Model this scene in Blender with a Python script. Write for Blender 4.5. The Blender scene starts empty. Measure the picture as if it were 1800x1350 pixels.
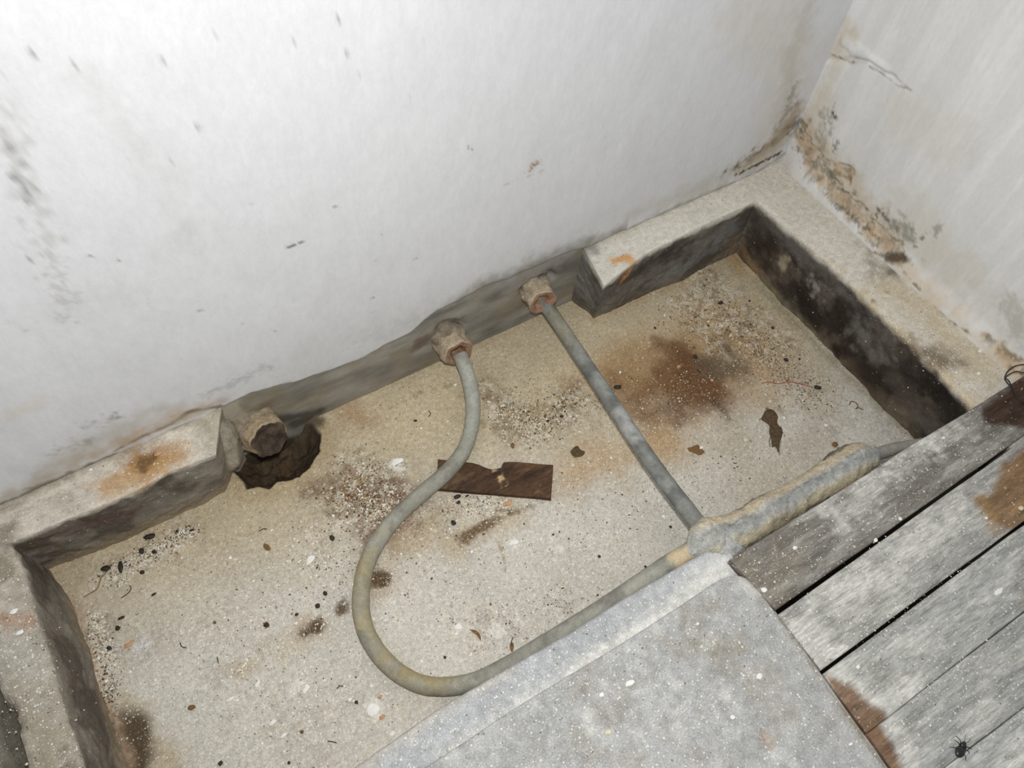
import bpy, math, random
import numpy as np
from mathutils import Matrix, Vector
RS = random.Random(7); NR = np.random.RandomState(5)
SC = bpy.context.scene; COL = SC.collection

# ------------------------------------------------------------------ camera, flash, ambient, exposure
F_PX = 1423.7
RM = np.array([[0.85161579, 0.41609154, -0.31877638], [-0.52163772, 0.73243093, -0.43753746], [0.05142605, 0.53889959, 0.84079878]])
CP = np.array([-1.3353, -0.8635, 1.25])
cam = bpy.data.cameras.new('camera'); camo = bpy.data.objects.new('camera', cam); COL.objects.link(camo)
M4 = Matrix([[*RM[i], CP[i]] for i in range(3)] + [[0, 0, 0, 1]]); camo.matrix_world = M4
cam.sensor_fit = 'HORIZONTAL'; cam.sensor_width = 36; cam.lens = 36 * F_PX / 1800; cam.clip_start = .01
SC.camera = camo
w = bpy.data.worlds.new('world'); SC.world = w; w.use_nodes = True
w.node_tree.nodes['Background'].inputs[0].default_value = (.93, .96, 1, 1)
w.node_tree.nodes['Background'].inputs[1].default_value = .38
fl = bpy.data.lights.new('camera_flash', 'AREA'); fl.shape = 'RECTANGLE'; fl.size = .035; fl.size_y = .02
fl.energy = 15.0; fl.color = (1, .985, .96)
flo = bpy.data.objects.new('camera_flash', fl); COL.objects.link(flo)
flo.matrix_world = M4 @ Matrix.Translation((.012, .09, -.005))
SC.view_settings.view_transform = 'Standard'; SC.view_settings.look = 'None'
SC.view_settings.gamma = 1; SC.view_settings.exposure = 0; SC.view_settings.use_curve_mapping = False

# ------------------------------------------------------------------ helpers
D = .17
def U(px, py, ax=2, v=0.0):
    """where the sight line of a photograph point meets the plane coord[ax]=v"""
    d = RM @ np.array([(px - 900) / F_PX, (675 - py) / F_PX, -1.0])
    return CP + d * ((v - CP[ax]) / d[ax])
def FL(px, py): return U(px, py, 2, -D)
def TP(px, py): return U(px, py, 2, 0.0)
def WB(px, py): return U(px, py, 1, 0.0)
def WR(px, py): return U(px, py, 0, 0.0)
def lin(c): c = np.array(c, float) / 255; return np.where(c < .04045, c / 12.92, ((c + .055) / 1.055) ** 2.4)
def sst(e0, e1, x): t = np.clip((x - e0) / (e1 - e0), 0, 1); return t * t * (3 - 2 * t)
def _h(i, j, k):
    n = (i * 374761393 + j * 668265263 + k * 2147483647 + 1013) & 0x7fffffff
    n = ((n ^ (n >> 13)) * 1274126177) & 0x7fffffff
    n = ((n ^ (n >> 15)) * 668265263) & 0x7fffffff
    return ((n ^ (n >> 16)) & 0xffff) / 65535.0
def vnoise(P):
    I = np.floor(P).astype(np.int64); f = P - I; f = f * f * (3 - 2 * f); r = 0
    for a in (0, 1):
        for b in (0, 1):
            for c in (0, 1):
                wt = (f[..., 0] if a else 1 - f[..., 0]) * (f[..., 1] if b else 1 - f[..., 1]) * (f[..., 2] if c else 1 - f[..., 2])
                r = r + wt * _h(I[..., 0] + a, I[..., 1] + b, I[..., 2] + c)
    return r * 2 - 1
def fbm(P, s, o=4, seed=0):
    r = 0; a = 1; t = 0; P = np.asarray(P) * np.asarray(s, float) + seed * 17.31 + 50
    for k in range(o): r = r + a * vnoise(P); t += a; a *= .55; P = P * 2.03 + 11.7
    return 1.5 * r / t
def sdist(P, pts):
    """distance of points to a polyline whose points are (xyz, radius): negative inside"""
    best = np.full(P.shape[:-1], 1e9)
    if len(pts) == 1: pts = [pts[0], pts[0]]
    for (a, ra), (b, rb) in zip(pts[:-1], pts[1:]):
        ab = b - a; L = ab @ ab
        t = np.clip(((P - a) @ ab) / L, 0, 1) if L > 1e-12 else np.zeros(P.shape[:-1])
        best = np.minimum(best, np.linalg.norm(P - a - t[..., None] * ab, axis=-1) - (ra + (rb - ra) * t))
    return best
def stroke(fn, *q):
    """q: (px, py, radius in mm)"""
    return [(fn(x, y), r / 1000) for x, y, r in q]
def smask(P, st, soft=.02, rag=.01, sc=40, seed=0):
    d = sdist(P, st) + rag * fbm(P, sc, 4, seed)
    return sst(soft / 2, -soft / 2, d)
def paint(col, P, st, rgb, alpha=1., soft=.02, rag=.01, sc=40, seed=0):
    m = (smask(P, st, soft, rag, sc, seed) * alpha)[..., None]
    col[...] = col * (1 - m) + lin(rgb) * K * m
K = 1.0

def inpoly(xy, poly):
    x, y = xy[..., 0], xy[..., 1]; ins = np.zeros(x.shape, bool); n = len(poly)
    for i in range(n):
        x0, y0 = poly[i]; x1, y1 = poly[(i + 1) % n]
        c = ((y0 > y) != (y1 > y)) & (x < (x1 - x0) * (y - y0) / ((y1 - y0) + 1e-12) + x0)
        ins ^= c
    return ins
def polysd(P, pts3):
    d = sdist(P, [(p, 0.) for p in pts3] + [(pts3[0], 0.)]); i = inpoly(P[..., :2], [(p[0], p[1]) for p in pts3])
    return np.where(i, -d, d)

def add_attr(me, col=None, **fa):
    if col is not None:
        a = me.color_attributes.new('Col', 'FLOAT_COLOR', 'POINT')
        c = np.ones((len(me.vertices), 4), np.float32); c[:, :3] = np.asarray(col).reshape(-1, 3)
        a.data.foreach_set('color', c.ravel())
    for k, v in fa.items():
        a = me.attributes.new(k, 'FLOAT', 'POINT'); a.data.foreach_set('value', np.asarray(v, np.float32).ravel())
def mk(name, V, Fq, mat, parent=None, col=None, smooth=True, Ft=(), **fa):
    V = np.asarray(V, np.float32).reshape(-1, 3); Fq = np.asarray(Fq, np.int32).reshape(-1, 4); Ft = np.asarray(Ft, np.int32).reshape(-1, 3)
    me = bpy.data.meshes.new(name); me.vertices.add(len(V)); me.vertices.foreach_set('co', V.ravel())
    nl = len(Fq) * 4 + len(Ft) * 3; me.loops.add(nl); me.loops.foreach_set('vertex_index', np.concatenate([Fq.ravel(), Ft.ravel()]))
    me.polygons.add(len(Fq) + len(Ft))
    st = np.concatenate([np.arange(len(Fq)) * 4, len(Fq) * 4 + np.arange(len(Ft)) * 3]).astype(np.int32)
    me.polygons.foreach_set('loop_start', st)
    me.update(calc_edges=True); me.validate()
    if smooth: me.polygons.foreach_set('use_smooth', np.ones(len(me.polygons), bool))
    add_attr(me, col, **fa); me.materials.append(mat)
    o = bpy.data.objects.new(name, me); COL.objects.link(o)
    if parent: o.parent = parent
    return o
def grid_faces(nv, nu, closed=False, off=0):
    i = np.arange(nv - 1)[:, None]; j = np.arange(nu if closed else nu - 1)[None, :]; j2 = (j + 1) % nu
    a = i * nu + j; b = i * nu + j2; c = (i + 1) * nu + j2; d = (i + 1) * nu + j
    return np.stack([a, b, c, d], -1).reshape(-1, 4) + off
def gnormals(P):
    du = np.gradient(P, axis=1); dv = np.gradient(P, axis=0); n = np.cross(du, dv)
    return n / (np.linalg.norm(n, axis=-1, keepdims=True) + 1e-12)
def tube(R):
    """rings (n,m,3) -> verts, quads, tris with fan caps"""
    n, m, _ = R.shape; V = np.concatenate([R.reshape(-1, 3), [R[0].mean(0)], [R[-1].mean(0)]])
    j = np.arange(m); j2 = (j + 1) % m
    T = np.concatenate([np.stack([j2, j, np.full(m, n * m)], -1), np.stack([(n - 1) * m + j, (n - 1) * m + j2, np.full(m, n * m + 1)], -1)])
    return V, grid_faces(n, m, True), T
def tag(o, label=None, cat=None, group=None, kind=None):
    for k, v in (('label', label), ('category', cat), ('group', group), ('kind', kind)):
        if v: o[k] = v
    return o
def empty(name, loc): o = bpy.data.objects.new(name, None); o.location = loc; o.empty_display_size = .02; COL.objects.link(o); return o
def spline(pts, n):
    pts = np.array(pts, float); k = len(pts); t = np.linspace(0, k - 1 - 1e-9, n); i = t.astype(int); f = (t - i)[:, None]
    g = lambda j: pts[np.clip(j, 0, k - 1)]
    a, b, c, d = g(i - 1), g(i), g(i + 1), g(i + 2)
    return .5 * (2 * b + (c - a) * f + (2 * a - 5 * b + 4 * c - d) * f ** 2 + (3 * b - a - 3 * c + d) * f ** 3)
def rings(path, rad, m=20, up=np.array([0, 0, 1.])):
    T = np.gradient(path, axis=0); T /= np.linalg.norm(T, axis=1, keepdims=True) + 1e-12
    S = np.cross(T, up); S /= np.linalg.norm(S, axis=1, keepdims=True) + 1e-12; N = np.cross(S, T)
    th = np.linspace(0, 2 * np.pi, m, endpoint=False); rad = np.broadcast_to(np.asarray(rad, float).reshape(-1, 1) if np.ndim(rad) else rad, (len(path), 1))
    return path[:, None] + rad[..., None] * (np.cos(th)[None, :, None] * S[:, None] + np.sin(th)[None, :, None] * N[:, None])

# ------------------------------------------------------------------ materials
def nodes(name):
    m = bpy.data.materials.new(name); m.use_nodes = True; nt = m.node_tree; N = nt.nodes; b = N['Principled BSDF']
    return m, nt, N, b
def L(nt, a, b): nt.links.new(a, b)
def mineral(name, fine=260, bump=.25, rough=.93, streak=(1, 1, 1), grain=.12, bs=90, speck_col=(.82, .80, .72), spec=.15, sp=True, bd=.004):
    """albedo from the painted attribute, broken up by grain; voronoi specks where 'speck'/'grit' say so"""
    m, nt, N, b = nodes(name)
    b.inputs['Roughness'].default_value = rough; b.inputs['Specular IOR Level'].default_value = spec
    at = N.new('ShaderNodeAttribute'); at.attribute_name = 'Col'
    tc = N.new('ShaderNodeTexCoord'); mp = N.new('ShaderNodeMapping'); mp.inputs['Scale'].default_value = streak; L(nt, tc.outputs['Object'], mp.inputs[0])
    n1 = N.new('ShaderNodeTexNoise'); n1.inputs['Scale'].default_value = fine; n1.inputs['Detail'].default_value = 5; n1.inputs['Roughness'].default_value = .7; L(nt, mp.outputs[0], n1.inputs[0])
    n2 = N.new('ShaderNodeTexNoise'); n2.inputs['Scale'].default_value = bs; n2.inputs['Detail'].default_value = 8; n2.inputs['Roughness'].default_value = .65; L(nt, mp.outputs[0], n2.inputs[0])
    def rng(src, a, c, lo=.36, hi=.64):
        r = N.new('ShaderNodeMapRange'); r.inputs[1].default_value = lo; r.inputs[2].default_value = hi; r.inputs[3].default_value = a; r.inputs[4].default_value = c; L(nt, src, r.inputs[0]); return r.outputs[0]
    def math_(op, a, c=None):
        x = N.new('ShaderNodeMath'); x.operation = op
        for i, q in enumerate((a, c)):
            if q is None: continue
            if isinstance(q, (int, float)): x.inputs[i].default_value = q
            else: L(nt, q, x.inputs[i])
        return x.outputs[0]
    g = math_('MULTIPLY', rng(n1.outputs[0], 1 - grain * 1.6, 1 + grain * 1.4), rng(n2.outputs[0], 1 - grain * 1.2, 1 + grain))
    vm = N.new('ShaderNodeVectorMath'); vm.operation = 'SCALE'; L(nt, at.outputs['Color'], vm.inputs[0]); L(nt, g, vm.inputs['Scale'])
    cur = vm.outputs[0]; h = math_('ADD', math_('MULTIPLY', n1.outputs[0], .35), n2.outputs[0])
    if sp:
        for attr, col, scs in (('grit', (.06, .045, .03), (300, 560)), ('speck', speck_col, (270, 560))):
            aa = N.new('ShaderNodeAttribute'); aa.attribute_name = attr
            for s in scs:
                v = N.new('ShaderNodeTexVoronoi'); v.inputs['Scale'].default_value = s; v.inputs['Randomness'].default_value = 1; L(nt, tc.outputs['Object'], v.inputs[0])
                se = N.new('ShaderNodeSeparateColor'); L(nt, v.outputs['Color'], se.inputs[0])
                on = math_('LESS_THAN', se.outputs[0], aa.outputs['Fac'])
                rad = math_('MULTIPLY', math_('MULTIPLY', se.outputs[1], se.outputs[1]), .42); rad = math_('ADD', rad, .07)
                near = math_('LESS_THAN', v.outputs['Distance'], rad)
                k = math_('MULTIPLY', math_('MULTIPLY', on, near), .7)
                mx = N.new('ShaderNodeMix'); mx.data_type = 'RGBA'; L(nt, k, mx.inputs['Factor']); L(nt, cur, mx.inputs[6]); mx.inputs[7].default_value = (*col, 1); cur = mx.outputs[2]
                h = math_('ADD', h, math_('MULTIPLY', k, .25))
    L(nt, cur, b.inputs['Base Color'])
    bp = N.new('ShaderNodeBump'); bp.inputs['Strength'].default_value = bump; bp.inputs['Distance'].default_value = bd; L(nt, h, bp.inputs['Height']); L(nt, bp.outputs[0], b.inputs['Normal'])
    return m
def plain(name, rgb, rgb2=None, rough=.8, scale=150, spec=.3, bump=.2):
    m, nt, N, b = nodes(name); n = N.new('ShaderNodeTexNoise'); n.inputs['Scale'].default_value = scale; n.inputs['Detail'].default_value = 5
    tc = N.new('ShaderNodeTexCoord'); L(nt, tc.outputs['Object'], n.inputs[0])
    r = N.new('ShaderNodeValToRGB'); r.color_ramp.elements[0].position = .35; r.color_ramp.elements[1].position = .65
    r.color_ramp.elements[0].color = (*lin(rgb), 1); r.color_ramp.elements[1].color = (*lin(rgb2 or rgb), 1); L(nt, n.outputs[0], r.inputs[0]); L(nt, r.outputs[0], b.inputs['Base Color'])
    bp = N.new('ShaderNodeBump'); bp.inputs['Strength'].default_value = bump; bp.inputs['Distance'].default_value = .001; L(nt, n.outputs[0], bp.inputs['Height']); L(nt, bp.outputs[0], b.inputs['Normal'])
    b.inputs['Roughness'].default_value = rough; b.inputs['Specular IOR Level'].default_value = spec
    return m
M_WALL = mineral('whitewashed_plaster', 140, .24, .9, (1, 1, .45), .02, 28, spec=.1, sp=False, bd=.004)
M_FLOOR = mineral('dirty_concrete', 420, .5, .95, (1, 1, 1), .14, 130, bd=.003)
M_LEDGE = mineral('stained_cement', 380, .5, .95, (1, 1, 1), .11, 80, bd=.004)
M_SLAB = mineral('grey_slab', 420, .35, .93, (1, 1, 1), .14, 60, bd=.002)
M_WOOD = mineral('weathered_wood', 300, .4, .9, (.18, 1, 1), .18, 70, bd=.002)
M_SCRAP = mineral('dark_wood', 420, .5, .75, (.25, 1, 1), .22, 90, sp=False, bd=.002, spec=.25)
M_PIPE = mineral('grey_lead_pipe', 500, .3, .75, (1, 1, 1), .10, 120, spec=.25, bd=.001, sp=False)
M_MORTAR = mineral('crumbling_mortar', 420, .9, .95, (1, 1, 1), .16, 110, bd=.004, sp=False)

# ------------------------------------------------------------------ back wall
EX = -.5562                                             # x where the right-hand ledge begins
def axis(parts): return np.concatenate([np.arange(a, b, s) for a, b, s in parts] + [[parts[-1][1]]])
xs = axis([(-2.7, -2.1, .02), (-2.1, 0, .0035)]); zs = axis([(-.30, -.19, .02), (-.19, .10, .0028), (.10, .45, .005), (.45, 1.5, .012)])
X, Z = np.meshgrid(xs, zs); P = np.stack([X, 0 * X, Z], -1)
bx = np.array([WB(px, py)[[0, 2]] for px, py in ((380, 718), (440, 690), (560, 655), (640, 625), (720, 580), (770, 543), (850, 500), (930, 470), (1000, 440), (1040, 428), (1100, 400))])
bz = np.interp(X, bx[:, 0], bx[:, 1], left=-.0, right=-.02)
bz = np.where(X < bx[0, 0] - .01, -.002 + .004 * fbm(P, 9, 2, 3), bz)
edge = Z - bz + .006 * fbm(P, (22, 30, 60), 6, 1)
pm = sst(-.004, .004, edge)                                   # 1 = whitewashed, 0 = bare cement below
Y = -.004 * pm - .0025 * fbm(P, (3, 3, 2), 3, 5) - .0012 * fbm(P, (14, 14, 8), 4, 6)
Y += .012 * smask(P, stroke(WB, (775, 575, 10), (800, 575, 20)), .03, .01) + .014 * smask(P, stroke(WB, (925, 505, 12), (965, 485, 16)), .02, .008, 60)
col = np.empty(P.shape); K = 1.0
wh = lin((217, 218, 220)); col[:] = wh
t = (.5 + .5 * fbm(P, (5, 1, 1.5), 4, 9))[..., None]; col = col * (1 - .05 * t)
t = sst(.05, .5, fbm(P, (30, 1, 7), 5, 10))[..., None] * sst(-1.35, -1.95, X)[..., None]
col = col * (1 - .12 * t)
g = (np.clip(1.05 - Z / .12, 0, 1) * .30 * (.6 + .6 * fbm(P, (9, 1, 12), 4, 12)))[..., None]; col = col * (1 - g) + lin((176, 171, 160)) * g
S = lambda *q: stroke(WB, *q)
A = lambda st, rgb, al, so, ra, sc=40, sd=0: paint(col, P, st, rgb, al, so, ra, sc, sd)
A(S((1310, 0, 60), (1385, 120, 60), (1350, 230, 40)), (205, 200, 188), .5, .09, .03)
A(S((1420, 0, 18), (1395, 90, 20), (1375, 190, 22)), (180, 170, 150), .4, .05, .02, 60)
A(S((1100, 378, 8), (1240, 325, 20), (1340, 275, 30)), (190, 184, 172), .6, .05, .02, 50, 2)
A(S((1270, 305, 2), (1320, 270, 9), (1360, 250, 12), (1385, 222, 24)), (95, 90, 78), .9, .03, .022, 90, 3)
A(S((1310, 285, 5), (1345, 262, 10), (1385, 215, 16), (1400, 175, 6)), (120, 98, 72), .65, .02, .014, 110, 4)
A(S((1300, 290, 14), (1360, 255, 26), (1395, 190, 22)), (186, 172, 150), .65, .05, .03, 60, 4)
A(S((1355, 240, 3), (1380, 195, 8), (1392, 150, 5)), (125, 118, 100), .55, .02, .016, 130, 5)
A(S((1290, 305, 3), (1370, 268, 4)), (60, 52, 42), .9, .008, .007, 160, 4)
for q in ((930, 292, 4), (941, 286, 5)): A(S(q), (150, 120, 80), .8, .01, .008, 200)
A(S((880, 325, 1), (960, 295, 1)), (180, 170, 150), .6, .004, .004, 120)
A(S((480, 433, 1), (505, 431, 1.6), (533, 418, 1)), (110, 105, 95), .9, .003, .0035, 200)
A(S((820, 258, 1), (829, 262, 3)), (150, 145, 138), .8, .006, .006, 200)
for x, y, r in ((370, 47, 4), (212, 78, 4), (136, 428, 2), (656, 545, 2), (517, 72, 1.5), (450, 185, 1.5), (590, 30, 1.5), (720, 170, 1.2), (350, 610, 1.5), (260, 530, 1.5)):
    A(S((x, y, r * .55)), (95, 92, 85), .8, .005, .004, 260, x)
A(S((60, 560, 10), (240, 500, 10)), (200, 200, 198), .3, .05, .04, 60, 17)
A(S((850, 500, 12), (940, 465, 26), (1030, 425, 24)), (160, 160, 160), .55, .05, .03, 60, 18)
A(S((620, 600, 6), (760, 540, 10)), (190, 190, 190), .45, .04, .03, 90, 19)
A(S((8, 240, 0), (30, 290, 2), (50, 340, 2)), (110, 108, 105), .65, .02, .016, 120, 7)
A(S((0, 190, 2), (60, 330, 4), (90, 450, 3), (120, 560, 2)), (165, 163, 158), .42, .03, .04, 120, 8)
A(S((150, 130, 8), (300, 330, 12), (330, 430, 8)), (190, 190, 188), .3, .05, .03, 50, 8)
for k in range(42):                                          # small flecks and scratches low on the wall
    x = RS.uniform(0, 760); y = RS.uniform(40, 640)
    if y > 700 - x * .2: continue
    A(S((x, y, .8), (x + RS.uniform(2, 9), y - RS.uniform(-2, 7), RS.uniform(.5, 1.6))), (120, 117, 110), .6, .003, .003, 200, k)
A(S((60, 840, 12), (170, 770, 18), (300, 720, 14)), (178, 172, 160), .55, .05, .03, 40, 9)
A(S((155, 745, 0), (200, 730, 3)), (120, 116, 104), .6, .03, .026, 120, 9)
A(S((100, 790, 0), (160, 770, 2)), (140, 136, 122), .5, .03, .026, 120, 9)
A(S((100, 815, 3), (250, 765, 8), (350, 715, 8)), (188, 172, 150), .5, .03, .02, 60, 9)
A(S((20, 725, 8), (75, 702, 8)), (205, 190, 165), .4, .03, .01, 60, 9)
A(S((360, 690, 4), (430, 660, 6), (470, 640, 4)), (140, 138, 130), .35, .02, .02, 150, 9)
A(S((200, 788, 4), (250, 752, 5), (300, 728, 7), (380, 706, 5)), (196, 172, 148), .7, .02, .012, 70, 10)
A(S((200, 790, 1), (235, 771, 3.5), (300, 742, 4), (330, 722, 5), (385, 712, 4)), (108, 94, 78), .9, .006, .004, 90, 11)
A(S((0, 875, 12), (130, 815, 12), (260, 755, 10), (390, 705, 8)), (172, 158, 138), .65, .03, .016, 50, 13)
A(S((0, 893, 10), (60, 858, 10), (130, 828, 7), (200, 795, 3)), (112, 104, 92), .85, .012, .008, 60, 12)
A(S((1380, 268, 5), (1330, 300, 3), (1200, 355, 3), (1050, 425, 2)), (150, 142, 126), .55, .008, .006, 60, 12)
cem = np.empty(P.shape); cem[:] = lin((140, 136, 127))
save = col; col = cem
n = fbm(P, (12, 1, 40), 6, 20); col *= (1 + .42 * n)[..., None]
t = sst(-.05, .5, fbm(P, (16, 1, 20), 4, 22))[..., None] * .4; col[...] = col * (1 - t) + lin((134, 122, 92)) * t
A(S((600, 715, 10), (700, 665, 10), (900, 590, 8)), (142, 130, 108), .45, .05, .02)
A(S((740, 600, 18), (770, 580, 12)), (100, 82, 64), .7, .03, .015, 60)
A(S((1000, 440, 20), (900, 500, 14)), (150, 149, 147), .6, .04, .03, 60, 3)
A(S((420, 735, 22), (390, 720, 24), (395, 790, 28)), (172, 164, 148), .8, .03, .02, 60, 3)
A(S((470, 742, 14), (560, 725, 12), (520, 745, 18)), (72, 67, 58), .85, .022, .006, 60, 3)  # shadow band beside the plugged sleeve, painted into the cement colour
A(S((470, 712, 10), (440, 735, 8)), (110, 84, 60), .5, .03, .015, 60, 3)
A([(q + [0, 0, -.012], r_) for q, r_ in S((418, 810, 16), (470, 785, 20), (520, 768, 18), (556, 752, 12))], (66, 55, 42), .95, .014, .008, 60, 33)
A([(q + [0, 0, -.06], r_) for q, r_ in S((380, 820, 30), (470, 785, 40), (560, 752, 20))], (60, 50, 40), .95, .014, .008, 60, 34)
wd = .004 + .030 * sst(-.98, -.80, X)
cm = sst(-wd, wd, edge - .5 * wd + .004 - .012 * fbm(P, 60, 5, 71) * sst(-.98, -.80, X))
cem = col; col = save * cm[..., None] + cem * (1 - cm[..., None])
rim = np.exp(-(edge / .006) ** 2) * np.clip(.35 + fbm(P, 40, 3, 44), 0, .7) * (X > bx[0, 0]) * (X < -.9)
col = col * (1 - .35 * rim[..., None])
P[..., 1] = Y
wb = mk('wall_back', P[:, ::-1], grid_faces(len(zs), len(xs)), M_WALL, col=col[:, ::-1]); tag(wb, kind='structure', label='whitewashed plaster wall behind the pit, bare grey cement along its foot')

# ------------------------------------------------------------------ right wall
ys = -axis([(0, 1.05, .0035), (1.05, 1.7, .02)]); zs2 = axis([(-.02, .0, .01), (0, .35, .0032), (.35, 1.5, .01)])
Yg, Z = np.meshgrid(ys, zs2); P = np.stack([0 * Yg, Yg, Z], -1)
S = lambda *q: stroke(WR, *q)
peel = smask(P, S((1405, 225, 26), (1440, 300, 20), (1500, 360, 16), (1550, 415, 14), (1590, 450, 8)), .018, .018, 60, 1)
peel = np.maximum(peel, smask(P, S((1450, 280, 6), (1500, 300, 8), (1495, 315, 5)), .01, .01, 60, 2))
peel2 = smask(P, S((1745, 590, 8), (1800, 640, 16), (1860, 700, 20)), .012, .014, 50, 3)
XX = -.006 - .003 * fbm(P, (3, 3, 2), 3, 6) - .0015 * fbm(P, (12, 12, 8), 4, 7) + .008 * np.maximum(peel, peel2) * (.7 + .6 * fbm(P, 45, 3, 9))
XX += .006 * smask(P, S((1440, 100, 6), (1490, 108, 6), (1530, 105, 3), (1600, 155, 1)), .01, .004)
XX -= .004 * smask(P, S((1490, 70, 12), (1560, 120, 6)), .012, .004)
XX -= .014 * sst(.05, 0, Z) * sst(.0, .05, -Yg)              # a rough cove at its foot
col = np.empty(P.shape); col[:] = lin((226, 226, 225))
t = (.5 + .5 * fbm(P, (1, 5, 1.2), 4, 19))[..., None]; col = col * (1 - .09 * t)
t = (sst(.0, .55, fbm(P, (1, 40, 2.0), 4, 20)) * .07)[..., None]; col = col * (1 + t)
g = (np.clip(1.05 - Z / .16, 0, 1) * .35 * (.6 + .7 * fbm(P, 9, 4, 21)))[..., None]; col = col * (1 - g) + lin((196, 182, 158)) * g
A = lambda st, rgb, al, so, ra, sc=40, sd=0: paint(col, P, st, rgb, al, so, ra, sc, sd)
A(S((1490, 40, 12), (1470, 130, 14), (1425, 215, 20)), (208, 196, 170), .55, .05, .02)
A(S((1450, 85, 14), (1500, 60, 12)), (200, 190, 168), .55, .03, .02, 60)
A(S((1455, 90, 2), (1480, 100, 1.5), (1495, 110, 1.2), (1520, 107, 1)), (140, 125, 95), .9, .004, .003, 120)
A(S((1532, 114, 1), (1560, 132, 1.3), (1585, 150, 1.3), (1610, 158, .8)), (150, 145, 132), .85, .004, .002, 100)
A(S((1500, 96, 1), (1515, 100, 1)), (120, 116, 100), .6, .004, .006, 200)
A(S((1420, 220, 30), (1440, 260, 34), (1500, 330, 30), (1570, 410, 26)), (200, 186, 164), .75, .05, .03, 50, 41)
A(S((1445, 250, 16), (1460, 200, 10)), (150, 142, 124), .65, .03, .03, 100, 4)
A(S((1472, 205, 4)), (70, 70, 85), .9, .004, .004, 200, 4)
A(S((1468, 196, 3)), (100, 100, 95), .9, .004, .004, 200, 4)
A(S((1474, 250, 5), (1470, 262, 4)), (105, 102, 92), .7, .01, .012, 200, 4)
A(S((1590, 200, 40), (1660, 240, 60)), (210, 205, 192), .35, .08, .03)
A(S((1600, 380, 45), (1680, 470, 45)), (205, 200, 184), .4, .08, .05, 30)
A(S((1565, 385, 10), (1600, 415, 12), (1590, 390, 8)), (120, 114, 98), .65, .03, .024, 90, 5)
A(S((1655, 392, 4), (1648, 410, 4)), (140, 134, 118), .6, .01, .012, 150, 5)
A(S((1780, 540, 20), (1800, 580, 20)), (165, 160, 140), .5, .04, .03, 80, 5)
A(S((1560, 430, 16), (1680, 540, 10), (1800, 660, 14)), (205, 188, 160), .65, .04, .02, 50, 6)
pc = np.empty(P.shape); pc[:] = lin((190, 170, 146)); pc *= (1 + .26 * fbm(P, 30, 4, 30))[..., None]
t = sst(.0, .45, fbm(P, 50, 5, 31))[..., None] * .7; pc = pc * (1 - t) + lin((212, 206, 192)) * t
t = sst(.1, .5, fbm(P, 70, 5, 34))[..., None] * sst(-.5, -.0, Yg)[..., None] * .65; pc = pc * (1 - t) + lin((120, 112, 88)) * t
m = np.maximum(peel, peel2)[..., None]; col = col * (1 - m) + pc * m
pk = np.maximum(peel, peel2 * .3); rim = np.exp(-((pk - .4) / .35) ** 2) * sst(-.05, .3, fbm(P, 90, 4, 33)) * sst(.6, .0, Z) * (pk > .01)
mold = smask(P, S((1400, 200, 30), (1450, 300, 30), (1520, 360, 18), (1580, 410, 24), (1640, 440, 10)), .06, .02) * sst(.28, .6, fbm(P, 75, 5, 35)); rim = np.maximum(rim * .8, mold)[..., None]; col = col * (1 - .8 * rim) + lin((98, 94, 74)) * .8 * rim
A(S((1480, 355, 1.5), (1520, 390, 2.5), (1548, 415, 1.5)), (96, 92, 68), .75, .008, .010, 170, 6)
A(S((1545, 362, 1.5), (1565, 385, 2.5)), (90, 86, 84), .8, .006, .006, 170, 6)
A(S((1418, 225, 6), (1402, 205, 10), (1408, 180, 4)), (120, 108, 84), .6, .02, .02, 120, 6)
A(S((1430, 290, 8), (1465, 305, 8)), (138, 132, 120), .65, .02, .02, 120, 6)
A(S((1470, 296, 3), (1502, 318, 3)), (140, 106, 60), .6, .008, .01, 120, 6)
A(S((1552, 440, 6), (1600, 455, 6)), (80, 68, 55), .9, .014, .01, 90, 6)
A(S((1600, 472, 1), (1665, 545, 1.2), (1700, 570, 2), (1720, 583, 1.2)), (135, 120, 95), .85, .004, .004, 90, 6)
P[..., 0] = XX
wr = mk('wall_right', P[:, ::-1], grid_faces(len(zs2), len(ys)), M_WALL, col=col[:, ::-1]); tag(wr, kind='structure', label='whitewashed wall on the right with peeling pinkish plaster along its foot')

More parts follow.
